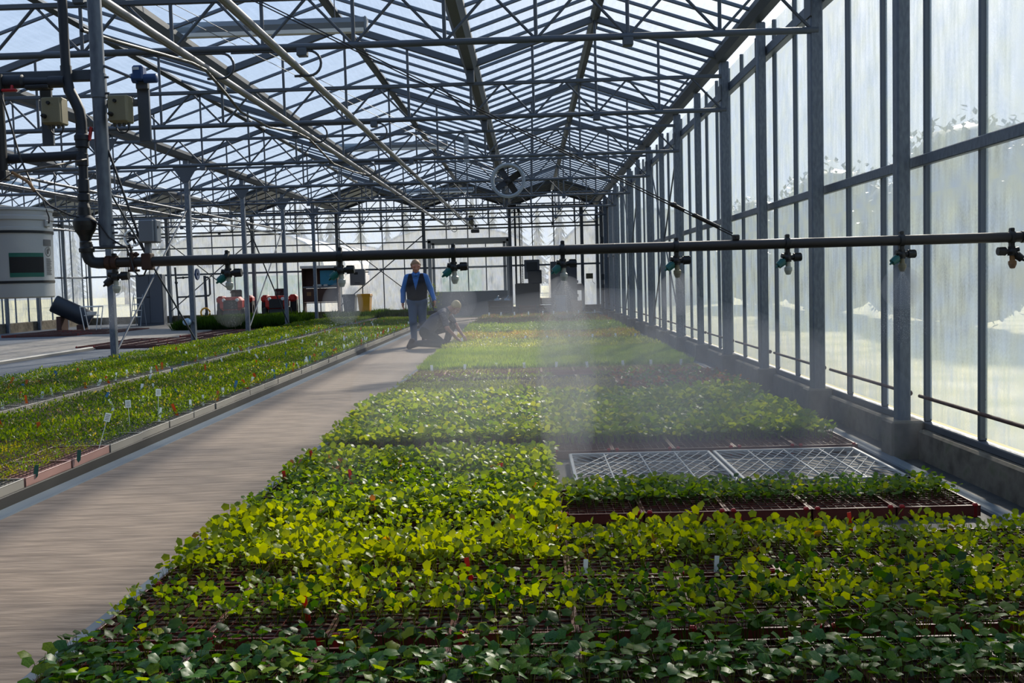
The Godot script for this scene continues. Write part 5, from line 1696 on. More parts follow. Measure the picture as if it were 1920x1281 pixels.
	for s in 2:
		legs.append([hip[s], knee[s], 0.1, 0.068])
		legs.append([knee[s], ankle[s], 0.066, 0.048])
		feet.append([ankle[s], toe[s], 0.05, 0.042])
	feet.append([Vector3(-0.27, 0.16, 0.17), Vector3(-0.33, 0.05, 0.18), 0.05, 0.046])
	feet.append([Vector3(0.35, 0.05, -0.13), toe[1], 0.045, 0.04])
	body = surface(arms + torso + legs + feet + [[Vector3(0.46, 0.76, 0.01), Vector3(0.57, 0.79, 0.015), 0.058, 0.058]], 0.016, 0.03)
	body.add(surface(hd.bones, 0.008, 0.02), Transform3D.IDENTITY)
	body.add(hand(wn, Vector3(0.8, -0.6, -0.1), Vector3(-0.3, -1, 0), Vector3(0, 0.1, -1), 0.4), Transform3D.IDENTITY)
	body.add(hand(wf, Vector3(0.7, -0.7, 0.2), Vector3(-0.3, -1, 0), Vector3(0, 0.1, 1), 0.4), Transform3D.IDENTITY)
	figure = part(t, "body", body.mesh(M["skin"]))
	part(figure, "hair", surface(hd.hair, 0.009, 0.02, [[hc + hb * Vector3(0, 0.0, 0.075), hb * Vector3(0, -0.35, 1)]]).mesh(M["hair blond"]))
	part(figure, "face_features", hd.eyes.mesh(M["eye"]))
	var sleeves := [[sn, sn.lerp(en, 0.72), 0.07, 0.062], [sf, sf.lerp(ef, 0.72), 0.07, 0.062]]
	part(t, "t_shirt", surface(grown(torso, 0.016) + sleeves, 0.014, 0.03, [[Vector3(0.475, 0.76, 0), Vector3(0.85, 0.5, 0)], [pel + Vector3(0, -0.02, 0), Vector3(-0.35, -1, 0)]]).mesh(M["tee grey"]))
	part(t, "trousers", surface(grown(legs, 0.016), 0.014, 0.025, [[Vector3(0, 0.0, 0), Vector3.DOWN]]).mesh(M["work trousers"]))
	part(t, "boots", surface(grown(feet, 0.01), 0.01, 0.02, [[Vector3(0, 0.0, 0), Vector3.DOWN]]).mesh(M["boot"]))


# ---------------------------------------------------------------- things at the far end
func crate(t: Node3D, c: Vector3, s: Vector3, m: Material) -> void:
	var w := mb()
	for k in 4:
		var y := c.y + s.y * (0.14 + 0.24 * k)
		for sg in [-1.0, 1.0]:
			w.bevel(Vector3(c.x, y, c.z + sg * (s.z / 2 - 0.01)), Vector3(s.x, s.y * 0.17, 0.02), 0.004)
			w.bevel(Vector3(c.x + sg * (s.x / 2 - 0.01), y, c.z), Vector3(0.02, s.y * 0.17, s.z), 0.004)
	for sx in [-1.0, 1.0]:
		for sz in [-1.0, 1.0]:
			w.bevel(c + Vector3(sx * (s.x / 2 - 0.02), s.y / 2, sz * (s.z / 2 - 0.02)), Vector3(0.04, s.y, 0.04), 0.004)
	w.box(c + Vector3(0, 0.02, 0), Vector3(s.x - 0.02, 0.02, s.z - 0.02))
	part(t, "crate_body", w.mesh(m))


func bin(called: String, label: String, x: float, z: float, m: Material, open_lid: bool) -> void:
	var t := thing(called, label, "bin", Vector3(x, 0.07, z))
	var body := mb()
	var ring := func(w: float, d: float, y: float) -> Array: return [Vector3(-w, y, -d), Vector3(w, y, -d), Vector3(w, y, d), Vector3(-w, y, d)]
	var a: Array = ring.call(0.17, 0.2, 0.06)
	var b: Array = ring.call(0.225, 0.26, 0.82)
	for k in 4:
		var j := (k + 1) % 4
		body.turned(a[k], a[j], b[j], b[k], (a[k] + a[j]) * Vector3(1, 0, 1))
	body.turned(a[0], a[1], a[2], a[3], Vector3.DOWN)
	part(t, "body", body.mesh(m))
	part(t, "rim", mb().bevel(Vector3(0, 0.83, 0.25), Vector3(0.5, 0.05, 0.04), 0.01).bevel(Vector3(0, 0.83, -0.25), Vector3(0.5, 0.05, 0.04), 0.01).bevel(Vector3(0.23, 0.83, 0), Vector3(0.04, 0.05, 0.5), 0.01).bevel(Vector3(-0.23, 0.83, 0), Vector3(0.04, 0.05, 0.5), 0.01).mesh(m))
	part(t, "lid", mb().bevel(Vector3(0, 0.88, 0), Vector3(0.5, 0.05, 0.54), 0.02).mesh(m) if not open_lid else mb().bevel(Vector3(0, 1.03, -0.29), Vector3(0.48, 0.36, 0.03), 0.01).mesh(m))
	part(t, "handle", mb().tube(Vector3(-0.2, 0.84, -0.31), Vector3(0.2, 0.84, -0.31), 0.016).mesh(m))
	for s in [-1.0, 1.0]:
		part(t, "wheel", mb().tube(Vector3(s * 0.2, 0.09, -0.2), Vector3(s * 0.15, 0.09, -0.2), 0.09, -1, 16).mesh(M["rubber"]))


func build_far_things() -> void:
	bin("wheelie_bin", "dark grey wheelie bin by the end wall left of the yellow one", -6.56, -35.4, M["bin grey"], false)
	bin("wheelie_bin", "yellow wheelie bin by the end wall behind the walking man", -6.0, -35.3, M["yellow bin"], false)
	# open brown shelf unit
	var t := thing("shelf_unit", "brown open shelf unit with a pale top and blue back near the bins", "shelf", Vector3(-7.7, 0.07, -35.9))
	part(t, "side_panel", mb().bevel(Vector3(-0.64, 0.95, 0), Vector3(0.03, 1.9, 0.5), 0.004).mesh(M["brown board"]))
	part(t, "side_panel", mb().bevel(Vector3(0.64, 0.95, 0), Vector3(0.03, 1.9, 0.5), 0.004).mesh(M["brown board"]))
	part(t, "back_panel", mb().bevel(Vector3(0, 1.52, -0.24), Vector3(1.28, 0.72, 0.02), 0.003).mesh(M["brown board"]))
	var front := part(t, "front_panel", mb().bevel(Vector3(0, 0.9, 0.2), Vector3(1.26, 0.5, 0.02), 0.003).mesh(M["brown board"]))
	part(t, "shelf", mb().bevel(Vector3(0, 1.2, 0), Vector3(1.27, 0.05, 0.5), 0.005).mesh(M["grey enamel"]))
	part(t, "shelf", mb().bevel(Vector3(0, 0.62, 0), Vector3(1.25, 0.03, 0.46), 0.005).mesh(M["brown board"]))
	part(t, "top_board", mb().bevel(Vector3(0, 1.93, 0.03), Vector3(1.38, 0.1, 0.6), 0.01).mesh(M["white plastic"]))
	part(front, "notice", mb().bevel(Vector3(-0.42, 0.95, 0.213), Vector3(0.16, 0.14, 0.006), 0.001).mesh(M["cardboard"]))
	var b := single("blue_board", mb().bevel(Vector3(0, 0.3, 0), Vector3(0.62, 0.56, 0.04), 0.006).bevel(Vector3(0.02, 0.44, 0.025), Vector3(0.2, 0.16, 0.012), 0.003).mesh(M["blue board"]), "blue board standing on the brown shelf unit", "board", Vector3(-7.42, 1.297, -35.9))
	b.set_meta("category", "board")
	for x in [-7.88, -7.72, -7.5]:
		single("paper_stack", mb().bevel(Vector3(0, 0.03, 0), Vector3(0.13, 0.06, 0.2), 0.004).bevel(Vector3(0.01, 0.066, 0.01), Vector3(0.12, 0.012, 0.18), 0.002, Basis(Vector3.UP, 0.1)).mesh(M["label white"]), "small white stack of papers on the grey board of the brown shelf", "papers", Vector3(x, 1.297, -35.75), 0.0, "paper stacks on the shelf")
	t = thing("wall_cabinet", "grey control cabinet hung above the bins at the end wall", "cabinet", Vector3(-6.45, 1.28, -36.55))
	part(t, "case", mb().bevel(Vector3(0, 0.31, 0), Vector3(0.56, 0.6, 0.22), 0.012).mesh(M["grey enamel"]))
	var cab_door := part(t, "door", mb().bevel(Vector3(0, 0.31, 0.118), Vector3(0.52, 0.56, 0.02), 0.006).mesh(M["grey enamel"]))
	part(cab_door, "window", mb().bevel(Vector3(-0.04, 0.46, 0.13), Vector3(0.14, 0.09, 0.01), 0.003).mesh(M["black plastic"]))
	part(t, "rail", mb().bevel(Vector3(0, 0.5, -0.12), Vector3(0.8, 0.04, 0.05), 0.004).mesh(M["weathered steel"]))
	part(cab_door, "vent_slot", mb().bevel(Vector3(0, 0.1, 0.13), Vector3(0.2, 0.02, 0.008), 0.002).mesh(M["black plastic"]))
	# cabinet at the left corner
	t = thing("electric_cabinet", "tall dark grey steel cabinet at the left of the end wall", "cabinet", Vector3(-13.65, 0.05, -34.9), 0.12)
	part(t, "case", mb().bevel(Vector3(0, 0.92, 0), Vector3(0.92, 1.84, 0.5), 0.012).mesh(M["cabinet grey"]))
	part(t, "door", mb().bevel(Vector3(-0.225, 0.94, 0.26), Vector3(0.43, 1.7, 0.025), 0.005).mesh(M["cabinet grey"]))
	var leaf_door := part(t, "door", mb().bevel(Vector3(0.225, 0.94, 0.26), Vector3(0.43, 1.7, 0.025), 0.005).mesh(M["cabinet grey"]))
	part(leaf_door, "handle", mb().bevel(Vector3(-0.04, 1.03, 0.285), Vector3(0.12, 0.03, 0.03), 0.005).mesh(M["black plastic"]))
	part(t, "plinth", mb().bevel(Vector3(0, 0.02, 0.0), Vector3(0.88, 0.06, 0.46), 0.004).mesh(M["black plastic"]))
	t = thing("step_ladder", "pale little step ladder leaning before the dark grey cabinet", "ladder", Vector3(-13.9, 0.06, -34.2))
	for k in 4:
		part(t, "tread", mb().bevel(Vector3(0, 0.34 + k * 0.22, 0.12 - k * 0.07), Vector3(0.34, 0.03, 0.1), 0.004).mesh(M["white paint"]))
	for s in [-1.0, 1.0]:
		part(t, "stile", mb().tube(Vector3(s * 0.18, 0, 0.24), Vector3(s * 0.16, 1.12, -0.12), 0.014).mesh(M["fan grey"]))
		part(t, "stay", mb().tube(Vector3(s * 0.18, 0, -0.3), Vector3(s * 0.16, 1.05, -0.12), 0.012).mesh(M["fan grey"]))
	# pipe manifold on the post
	t = thing("pipe_manifold", "dark water pipe manifold with a blue valve wheel near the left cabinet", "pipework", Vector3(-12.0, 0.07, -35.0))
	part(t, "riser", mb().tube(Vector3(-0.72, 0, 0), Vector3(-0.78, 2.05, 0), 0.035, -1, 10).ball(Vector3(-0.76, 1.5, 0), Vector3(0.06, 0.07, 0.06), 10).mesh(M["dark pipe"]))
	part(t, "riser", mb().tube(Vector3(0.3, 0, 0), Vector3(0.28, 1.72, 0), 0.05, -1, 10).mesh(M["weathered steel"]))
	part(t, "riser", mb().sweep([Vector3(0.28, 1.66, 0), Vector3(0.4, 1.66, 0), Vector3(0.45, 1.6, 0), Vector3(0.45, 1.05, 0), Vector3(0.4, 1.0, 0), Vector3(-0.2, 0.98, 0)], 0.035, 10).mesh(M["dark pipe"]))
	part(t, "cross_pipe", mb().tube(Vector3(-0.78, 1.66, 0), Vector3(-0.25, 1.68, 0), 0.03, -1, 10).ball(Vector3(-0.5, 1.67, 0), Vector3(0.06, 0.05, 0.05), 8).mesh(M["dark pipe"]))
	part(t, "cross_pipe", mb().tube(Vector3(-0.75, 0.97, 0), Vector3(-0.2, 0.98, 0), 0.032, -1, 10).mesh(M["dark pipe"]))
	part(t, "post", mb().bevel(Vector3(-0.2, 0.9, -0.05), Vector3(0.1, 1.8, 0.1), 0.01).mesh(M["weathered steel"]))
	part(t, "valve_wheel", mb().lathe([Vector2(0.06, -0.02), Vector2(0.2, -0.03), Vector2(0.22, 0), Vector2(0.2, 0.03), Vector2(0.06, 0.02)], 20, Transform3D(Basis(Vector3.BACK, PI / 2), Vector3(0.02, 1.78, 0.02))).mesh(M["blue paint"]))
	t = thing("hose_reel", "yellow garden hose coiled on a stand beside the pipe manifold", "hose", Vector3(-11.55, 0.07, -34.4))
	part(t, "coil", mb().sweep(arc(Vector3(0, 0.4, 0), Vector3.RIGHT, Vector3.UP, 0.16, 0.0, TAU * 0.98, 20), 0.03, 8).mesh(M["yellow bin"]))
	part(t, "stand", mb().tube(Vector3(-0.1, 0, 0), Vector3(0, 0.4, 0), 0.015).tube(Vector3(0.1, 0, 0), Vector3(0, 0.4, 0), 0.015).tube(Vector3(0, 0, -0.15), Vector3(0, 0.4, 0), 0.015).mesh(M["dark pipe"]))
	# roll of film and a white stand at the left
	t = thing("film_roll", "big black roll of film lying tilted against a heap at the left wall", "roll", Vector3(-14.9, 0.07, -31.3))
	part(t, "roll", mb().lathe([Vector2(0.05, -0.62), Vector2(0.27, -0.62), Vector2(0.29, -0.58), Vector2(0.29, 0.58), Vector2(0.27, 0.62), Vector2(0.05, 0.62), Vector2(0.05, -0.62)], 24, Transform3D(Basis(Vector3.UP, 0.35) * Basis(Vector3.BACK, PI / 2 - 0.5), Vector3(0.05, 0.62, 0))).mesh(M["film roll"]))
	part(t, "core", mb().tube(Vector3(0, -0.63, 0), Vector3(0, 0.63, 0), 0.045, -1, 12).mesh(M["cardboard"]), Transform3D(Basis(Vector3.UP, 0.35) * Basis(Vector3.BACK, PI / 2 - 0.5), Vector3(0.05, 0.62, 0)))
	part(t, "cradle", mb().bevel(Vector3(-0.3, 0.24, 0.0), Vector3(0.16, 0.48, 0.5), 0.02).bevel(Vector3(0.35, 0.1, 0.0), Vector3(0.16, 0.2, 0.5), 0.02).mesh(M["brown board"]))
	t = thing("wire_stand", "pale wire stand with a square top beside the black film roll", "stand", Vector3(-13.9, 0.07, -30.6))
	part(t, "frame", mb().sweep([Vector3(-0.3, 0.78, -0.15), Vector3(0.3, 0.78, -0.15), Vector3(0.3, 0.78, 0.15), Vector3(-0.3, 0.78, 0.15), Vector3(-0.3, 0.78, -0.15)], 0.02, 6).mesh(M["white paint"]))
	for s in [[-0.3, -0.15, 0.25], [0.3, -0.15, 0.2], [0.3, 0.15, 0.2], [-0.3, 0.15, 0.25]]:
		part(t, "leg", mb().tube(Vector3(s[0] * 0.6, 0, s[1]), Vector3(s[0], 0.78, s[1]), 0.015, -1, 6).mesh(M["white paint"]))
	part(t, "basket", mb().lathe([Vector2(0, 0.5), Vector2(0.14, 0.52), Vector2(0.16, 0.62), Vector2(0.14, 0.62), Vector2(0.13, 0.54), Vector2(0, 0.52)], 14).tube(Vector3(-0.25, 0.5, 0), Vector3(0.25, 0.5, 0), 0.012).mesh(M["white paint"]))
	# machines at the right of the end wall
	t = thing("conveyor", "tall dark machine with an upright chain conveyor beside the door", "machine", Vector3(-0.1, 0.0, -35.8))
	part(t, "body", mb().bevel(Vector3(0.02, 0.75, 0), Vector3(0.9, 0.9, 0.8), 0.03).bevel(Vector3(0.3, 1.42, -0.1), Vector3(0.5, 0.5, 0.6), 0.03).mesh(M["machine dark"]))
	var pnl := part(t, "panel", mb().bevel(Vector3(0.2, 1.7, 0.1), Vector3(0.56, 0.7, 0.1), 0.02).mesh(M["cabinet grey"]))
	part(pnl, "screen_bezel", mb().bevel(Vector3(0.2, 1.78, 0.16), Vector3(0.4, 0.36, 0.02), 0.006).mesh(M["machine dark"]))
	part(t, "upright", mb().bevel(Vector3(-0.38, 2.2, 0.1), Vector3(0.07, 3.4, 0.1), 0.01).bevel(Vector3(-0.22, 2.2, 0.1), Vector3(0.05, 3.4, 0.1), 0.01).mesh(M["machine dark"]))
	var links := mb()
	for k in 62:
		links.bevel(Vector3(-0.15, 0.75 + k * 0.05, 0.13), Vector3(0.06, 0.03, 0.05), 0.005)
	part(t, "chain", links.mesh(M["machine dark"]))
	part(t, "bend", mb().sweep([Vector3(-0.22, 3.8, 0.1), Vector3(-0.26, 3.95, 0.1), Vector3(-0.4, 4.02, 0.1), Vector3(-0.62, 4.0, 0.1)], 0.06, 8).mesh(M["machine dark"]))
	part(t, "frame", mb().bevel(Vector3(-0.36, 0.17, 0.3), Vector3(0.08, 0.34, 0.08), 0.01).bevel(Vector3(0.38, 0.17, 0.3), Vector3(0.08, 0.34, 0.08), 0.01).bevel(Vector3(-0.36, 0.17, -0.3), Vector3(0.08, 0.34, 0.08), 0.01).bevel(Vector3(0.38, 0.17, -0.3), Vector3(0.08, 0.34, 0.08), 0.01).mesh(M["machine dark"]))
	for k in 3:
		t = thing("field_crate", "dark slatted crate stacked at the path end, %s of the stack" % ["bottom", "middle", "top"][k], "crate", Vector3(-1.08, k * 0.2, -34.95), 0.05 * k, "crates stacked at the path end")
		crate(t, Vector3.ZERO, Vector3(0.84, 0.196, 0.6), M["black board"])
	for q in [[-1.15, "left"], [-0.8, "right"]]:
		single("tool_part", mb().bevel(Vector3(0, 0.04, 0), Vector3(0.22, 0.07, 0.16), 0.01).tube(Vector3(-0.05, 0.07, 0), Vector3(0.04, 0.18, 0.03), 0.018).mesh(M["pale blue"]), "pale metal part lying on the top crate, the %s one" % q[0 if false else 1], "part", Vector3(q[0], 0.598, -34.9), 0.4 * q[0], "parts on the crates")
	for q in [[-0.1, 0.0, "left"], [0.62, 0.0, "right"]]:
		t = thing("wooden_crate", "brown crate in front of the dark machine, the %s one" % q[2], "crate", Vector3(q[0], 0, -34.95), 0.0, "brown crates before the machine")
		crate(t, Vector3.ZERO, Vector3(0.6, 0.42, 0.5), M["brown board"])
	t = thing("tall_cabinet", "tall grey-green cabinet behind the strongest spray at the end wall", "cabinet", Vector3(1.26, 0.0, -36.0))
	part(t, "case", mb().bevel(Vector3(0, 0.98, 0), Vector3(0.96, 1.96, 0.6), 0.015).mesh(M["cabinet grey"]))
	part(t, "door", mb().bevel(Vector3(-0.24, 1.0, 0.31), Vector3(0.46, 1.84, 0.025), 0.006).mesh(M["cabinet grey"]))
	part(t, "door", mb().bevel(Vector3(0.24, 1.0, 0.31), Vector3(0.46, 1.84, 0.025), 0.006).mesh(M["cabinet grey"]))
	part(t, "hinge", mb().bevel(Vector3(0.5, 1.2, 0.2), Vector3(0.05, 0.1, 0.06), 0.006).bevel(Vector3(0.5, 0.7, 0.2), Vector3(0.05, 0.1, 0.06), 0.006).mesh(M["machine dark"]))
	t = thing("blue_tub", "pale blue tub on the floor before the grey-green cabinet", "tub", Vector3(1.1, 0.0, -35.2))
	part(t, "body", mb().bevel(Vector3(0, 0.34, 0), Vector3(0.4, 0.68, 0.36), 0.03).mesh(M["pale blue"]))
	part(t, "lid", mb().bevel(Vector3(0, 0.7, 0), Vector3(0.44, 0.04, 0.4), 0.01).mesh(M["pale blue"]))
	t = thing("cardboard_box", "orange-brown cardboard box right of the pale blue tub", "box", Vector3(1.66, 0.0, -35.2))
	part(t, "box", mb().bevel(Vector3(0, 0.26, 0), Vector3(0.42, 0.52, 0.4), 0.01).mesh(M["cardboard"]))
	part(t, "flap", mb().bevel(Vector3(-0.1, 0.535, 0.0), Vector3(0.22, 0.012, 0.38), 0.003, Basis(Vector3.BACK, 0.2)).mesh(M["cardboard"]))
	t = thing("brown_box", "dark brown crate at the left of the pale blue tub", "box", Vector3(0.62, 0.42, -34.95))
	crate(t, Vector3.ZERO, Vector3(0.5, 0.24, 0.42), M["brown board"])
	t = thing("meter_box", "small grey-brown meter box on the end wall near the right corner", "box", Vector3(2.25, 1.3, -36.6))
	part(t, "case", mb().bevel(Vector3(0, 0.1, 0), Vector3(0.26, 0.2, 0.12), 0.01).mesh(M["beige enamel"]))
	part(t, "cable", mb().sweep([Vector3(0.1, 0.0, 0.02), Vector3(0.12, -0.12, 0.02), Vector3(0.2, -0.2, 0.02)], 0.008, 6).mesh(M["cable"]))
	single("fire_box", mb().bevel(Vector3(0, 0.12, 0), Vector3(0.22, 0.25, 0.1), 0.01).bevel(Vector3(0, 0.12, 0.055), Vector3(0.18, 0.2, 0.02), 0.005).mesh(M["rust"]), "small red-brown box on the end wall beside the grey-green cabinet", "box", Vector3(1.86, 0.88, -36.65))
	t = thing("floor_pallet", "low grey pallet on the floor at the right end of the bed", "pallet", Vector3(2.0, 0.0, -33.6))
	for k in 5:
		part(t, "board", mb().bevel(Vector3(0, 0.13, -0.4 + k * 0.2), Vector3(0.9, 0.03, 0.14), 0.004).mesh(M["grey enamel"]))
	for k in 3:
		part(t, "runner", mb().bevel(Vector3(-0.4 + k * 0.4, 0.058, 0), Vector3(0.1, 0.116, 0.94), 0.006).mesh(M["grey enamel"]))
	t = thing("conduit", "dark electric conduit with boxes up the right wall in the far corner", "conduit", Vector3(2.49, 0.0, -33.0))
	part(t, "pipe", mb().tube(Vector3(0, 0, 0), Vector3(0, 3.2, 0), 0.02, -1, 8).mesh(M["machine dark"]))
	for y in [1.0, 1.35, 2.6]:
		part(t, "box", mb().bevel(Vector3(-0.02, y, 0), Vector3(0.1, 0.2, 0.16), 0.01).mesh(M["machine dark"]))
	for k in 3:
		single("liner_roll", mb().lathe([Vector2(0, -0.4), Vector2(0.05, -0.4), Vector2(0.055, 0.4), Vector2(0, 0.4)], 10, Transform3D(Basis(Vector3.RIGHT, PI / 2) * Basis(Vector3.BACK, 0.1 * (k - 1)), Vector3.ZERO)).mesh(M["pale blue"]), "crumpled pale liner roll on the floor along the right wall, %s from the far end" % ORD[k], "liner", Vector3(2.3, 0.06, -(28.0 - 5.0 * k)), 0.12 * k, "liner rolls along the right wall")
	var pot := thing("meter", "round pale blue water meter on the second post from the camera", "meter", Vector3(-7.28, 0.62, -20.52))
	part(pot, "case", mb().lathe([Vector2(0, -0.05), Vector2(0.07, -0.04), Vector2(0.08, 0), Vector2(0.075, 0.09), Vector2(0.05, 0.11), Vector2(0, 0.115)], 16, Transform3D(Basis(Vector3.RIGHT, PI / 2), Vector3.ZERO)).mesh(M["pale blue"]))
	part(pot, "clamp", mb().bevel(Vector3(0.04, 0, -0.06), Vector3(0.16, 0.04, 0.05), 0.006).mesh(M["weathered steel"]))
	# litter of twigs behind the walking man
	var fl := thing("potted_shrub", "yellowish leafy shrub behind the walking man", "shrub", Vector3(-3.3, 0.07, -33.0))
	part(fl, "pot", mb().lathe([Vector2(0, 0), Vector2(0.14, 0), Vector2(0.19, 0.28), Vector2(0.17, 0.28), Vector2(0.15, 0.22), Vector2(0, 0.22)], 14).mesh(M["machine dark"]))
	var lf := []
	for k in 260:
		var d := Vector3(rng.randf_range(-1, 1), rng.randf_range(-1, 1), rng.randf_range(-1, 1))
		if d.length() > 1:
			continue
		lf.append(Transform3D(Basis(Vector3.UP, rng.randf() * TAU) * Basis(Vector3.RIGHT, rng.randf_range(-1, 1)), Vector3(0, 0.75, 0) + d * Vector3(0.34, 0.5, 0.34)))
	var lm := mb()
	var ov := oval_leaf_mb()
	for x in lf:
		lm.add(ov, Transform3D((x.basis as Basis).scaled_local(Vector3(0.1, 0.1, 0.1)), x.origin))
	tag(part(fl, "foliage", lm.mesh(M["leaf lime"])), "", "", "", "stuff")
	part(fl, "stem", mb().tube(Vector3(0, 0.2, 0), Vector3(0, 0.8, 0), 0.015).tube(Vector3(0, 0.4, 0), Vector3(0.18, 0.9, 0.05), 0.009).tube(Vector3(0, 0.4, 0), Vector3(-0.17, 0.95, 0.0), 0.009).mesh(M["brown board"]))


# ---------------------------------------------------------------- outside
func build_outside() -> void:
	var g := single("ground", mb().box(Vector3(0, -0.6, -70), Vector3(320, 1.0, 320)).mesh(M["grass"]), "pale sunlit grass and gravel outside the glass", "ground")
	g.set_meta("kind", "structure")
	# film tunnels beyond the end wall
	for q in [[-15.0, 4.4, 4.3, 50.0, "left"], [-15.6, 5.2, 4.7, 78.0, "farther left"], [-4.7, 5.2, 4.75, 60.0, "middle"], [6.2, 4.7, 4.9, 52.0, "right"]]:
		var t := thing("film_tunnel", "pale film greenhouse tunnel with an arched end beyond the end wall, the %s one" % q[4], "greenhouse", Vector3(q[0], -0.1, -q[3]), 0.0, "film tunnels outside")
		var half: float = q[1]
		var top: float = q[2] + 0.1
		var poly := PackedVector2Array([Vector2(-half, 0), Vector2(half, 0)])
		for k in 15:
			var w := PI * k / 14
			poly.append(Vector2(half * cos(w), 2.0 + (top - 2.0) * pow(sin(w), 0.8)))
		part(t, "cover", mb().prism(poly, 24.0, at(0, 0, -12.2)).mesh(M["tunnel film"]))
		var hoop := mb()
		var pts := []
		for k in 15:
			var w := PI * k / 14
			pts.append(Vector3(half * cos(w), 2.0 + (top - 2.0) * pow(sin(w), 0.8), 0))
		for z in [0.0, -6.0, -12.0, -18.0]:
			var moved := []
			for p in pts:
				moved.append((p - Vector3(0, 2, 0)) * 1.008 + Vector3(0, 2, z - 0.15))
			part(t, "hoop", mb().sweep(moved, 0.06, 6).mesh(M["fan grey"]))
		for x in [-half * 0.45, half * 0.45]:
			part(t, "end_post", mb().bevel(Vector3(x, 1.7, -0.14), Vector3(0.1, 3.4, 0.14), 0.02).mesh(M["fan grey"]))
		part(t, "vent", mb().bevel(Vector3(half * -0.38, 2.75, -0.14), Vector3(0.5, 0.5, 0.2), 0.03).mesh(M["machine dark"]))
	for q in [[-2.75, -39.6, 1.7, "behind the lower panes of the door"], [-11.2, -41.5, 3.2, "behind the left part of the end wall"]]:
		var n := thing("net_screen", "pale green net screen on posts outside, %s" % q[3], "screen", Vector3(q[0], -0.1, q[1]), 0.0, "net screens outside")
		part(n, "net", mb().bevel(Vector3(0, 0.95, 0), Vector3(q[2], 1.9, 0.02), 0.004).mesh(M["green net"]))
		for s in [-1.0, 1.0]:
			part(n, "post", mb().tube(Vector3(s * q[2] / 2, 0, 0), Vector3(s * q[2] / 2, 2.0, 0), 0.04, -1, 8).mesh(M["fan grey"]))
	# two red tractors parked behind the glass
	for q in [[-10.75, -35.2, "left"], [-9.15, -35.3, "right"]]:
		var t := thing("tractor", "small red tractor parked at the end wall behind the tall plants, the %s one" % q[2], "tractor", Vector3(q[0], 0.07, q[1]), 0.15, "red tractors at the end wall")
		t.scale = Vector3(0.82, 0.82, 0.82)
		var hood := part(t, "hood", mb().bevel(Vector3(0, 0.82, 0.5), Vector3(0.95, 0.62, 1.2), 0.16).mesh(M["red paint"]))
		part(t, "fender", mb().bevel(Vector3(-0.6, 1.0, -0.5), Vector3(0.36, 0.34, 1.0), 0.1).bevel(Vector3(0.6, 1.0, -0.5), Vector3(0.36, 0.34, 1.0), 0.1).mesh(M["red paint"]))
		part(t, "chassis", mb().bevel(Vector3(0, 0.45, 0), Vector3(0.7, 0.36, 2.0), 0.06).mesh(M["machine dark"]))
		part(t, "seat", mb().bevel(Vector3(0, 1.0, -0.6), Vector3(0.5, 0.12, 0.44), 0.04).bevel(Vector3(0, 1.22, -0.82), Vector3(0.48, 0.44, 0.1), 0.04).mesh(M["black plastic"]))
		part(hood, "grille", mb().bevel(Vector3(0, 0.8, 1.11), Vector3(0.6, 0.4, 0.04), 0.01).mesh(M["black plastic"]))
		part(t, "steering_wheel", mb().tube(Vector3(0, 1.1, -0.05), Vector3(0, 1.32, -0.16), 0.02).lathe([Vector2(0.15, -0.015), Vector2(0.18, 0), Vector2(0.15, 0.015), Vector2(0.13, 0.0), Vector2(0.15, -0.015)], 14, Transform3D(Basis(Vector3.RIGHT, -0.5), Vector3(0, 1.32, -0.16))).mesh(M["black plastic"]))
		for s in [-1.0, 1.0]:
			part(t, "rear_wheel", mb().lathe([Vector2(0.2, -0.14), Vector2(0.5, -0.14), Vector2(0.56, -0.08), Vector2(0.56, 0.08), Vector2(0.5, 0.14), Vector2(0.2, 0.14)], 20, Transform3D(Basis(Vector3.BACK, PI / 2), Vector3(s * 0.62, 0.56, -0.55))).mesh(M["rubber"]))
			part(t, "front_wheel", mb().lathe([Vector2(0.1, -0.09), Vector2(0.28, -0.09), Vector2(0.32, -0.04), Vector2(0.32, 0.04), Vector2(0.28, 0.09), Vector2(0.1, 0.09)], 16, Transform3D(Basis(Vector3.BACK, PI / 2), Vector3(s * 0.52, 0.32, 0.8))).mesh(M["rubber"]))
			part(hood, "lamp", mb().tube(Vector3(s * 0.28, 1.0, 1.06), Vector3(s * 0.28, 1.0, 1.13), 0.08, 0.07, 12).mesh(M["white plastic"]))
	# shrubs along the right side
	var ov := oval_leaf_mb(0.6)
	var crowns := []
	for v in 3:
		var r := RandomNumberGenerator.new()
		r.seed = 70 + v
		var m := mb()
		for k in 2600:
			var d := Vector3(r.randf_range(-1, 1), r.randf_range(-1, 1), r.randf_range(-1, 1)).normalized() * pow(r.randf(), 0.35)
			var c := Vector3(0, 2.0, 0) + d * Vector3(1.5, 1.95, 1.7)
			m.add(ov, Transform3D((Basis(Vector3.UP, r.randf() * TAU) * Basis(Vector3.RIGHT, r.randf_range(-1.3, 1.3))).scaled_local(Vector3(0.16, 0.16, 0.16)), c))
		m.ball(Vector3(0, 1.9, 0), Vector3(1.36, 1.8, 1.55), 14)
		crowns.append(m.mesh(M["hedge leaf"]))
	var trunk := mb().tube(Vector3(0, -0.1, 0), Vector3(0, 2.2, 0), 0.1, 0.05, 8).tube(Vector3(0, 1.0, 0), Vector3(0.7, 2.6, 0.3), 0.05, 0.025, 6).tube(Vector3(0, 0.9, 0), Vector3(-0.6, 2.5, -0.4), 0.05, 0.025, 6).mesh(M["brown board"])
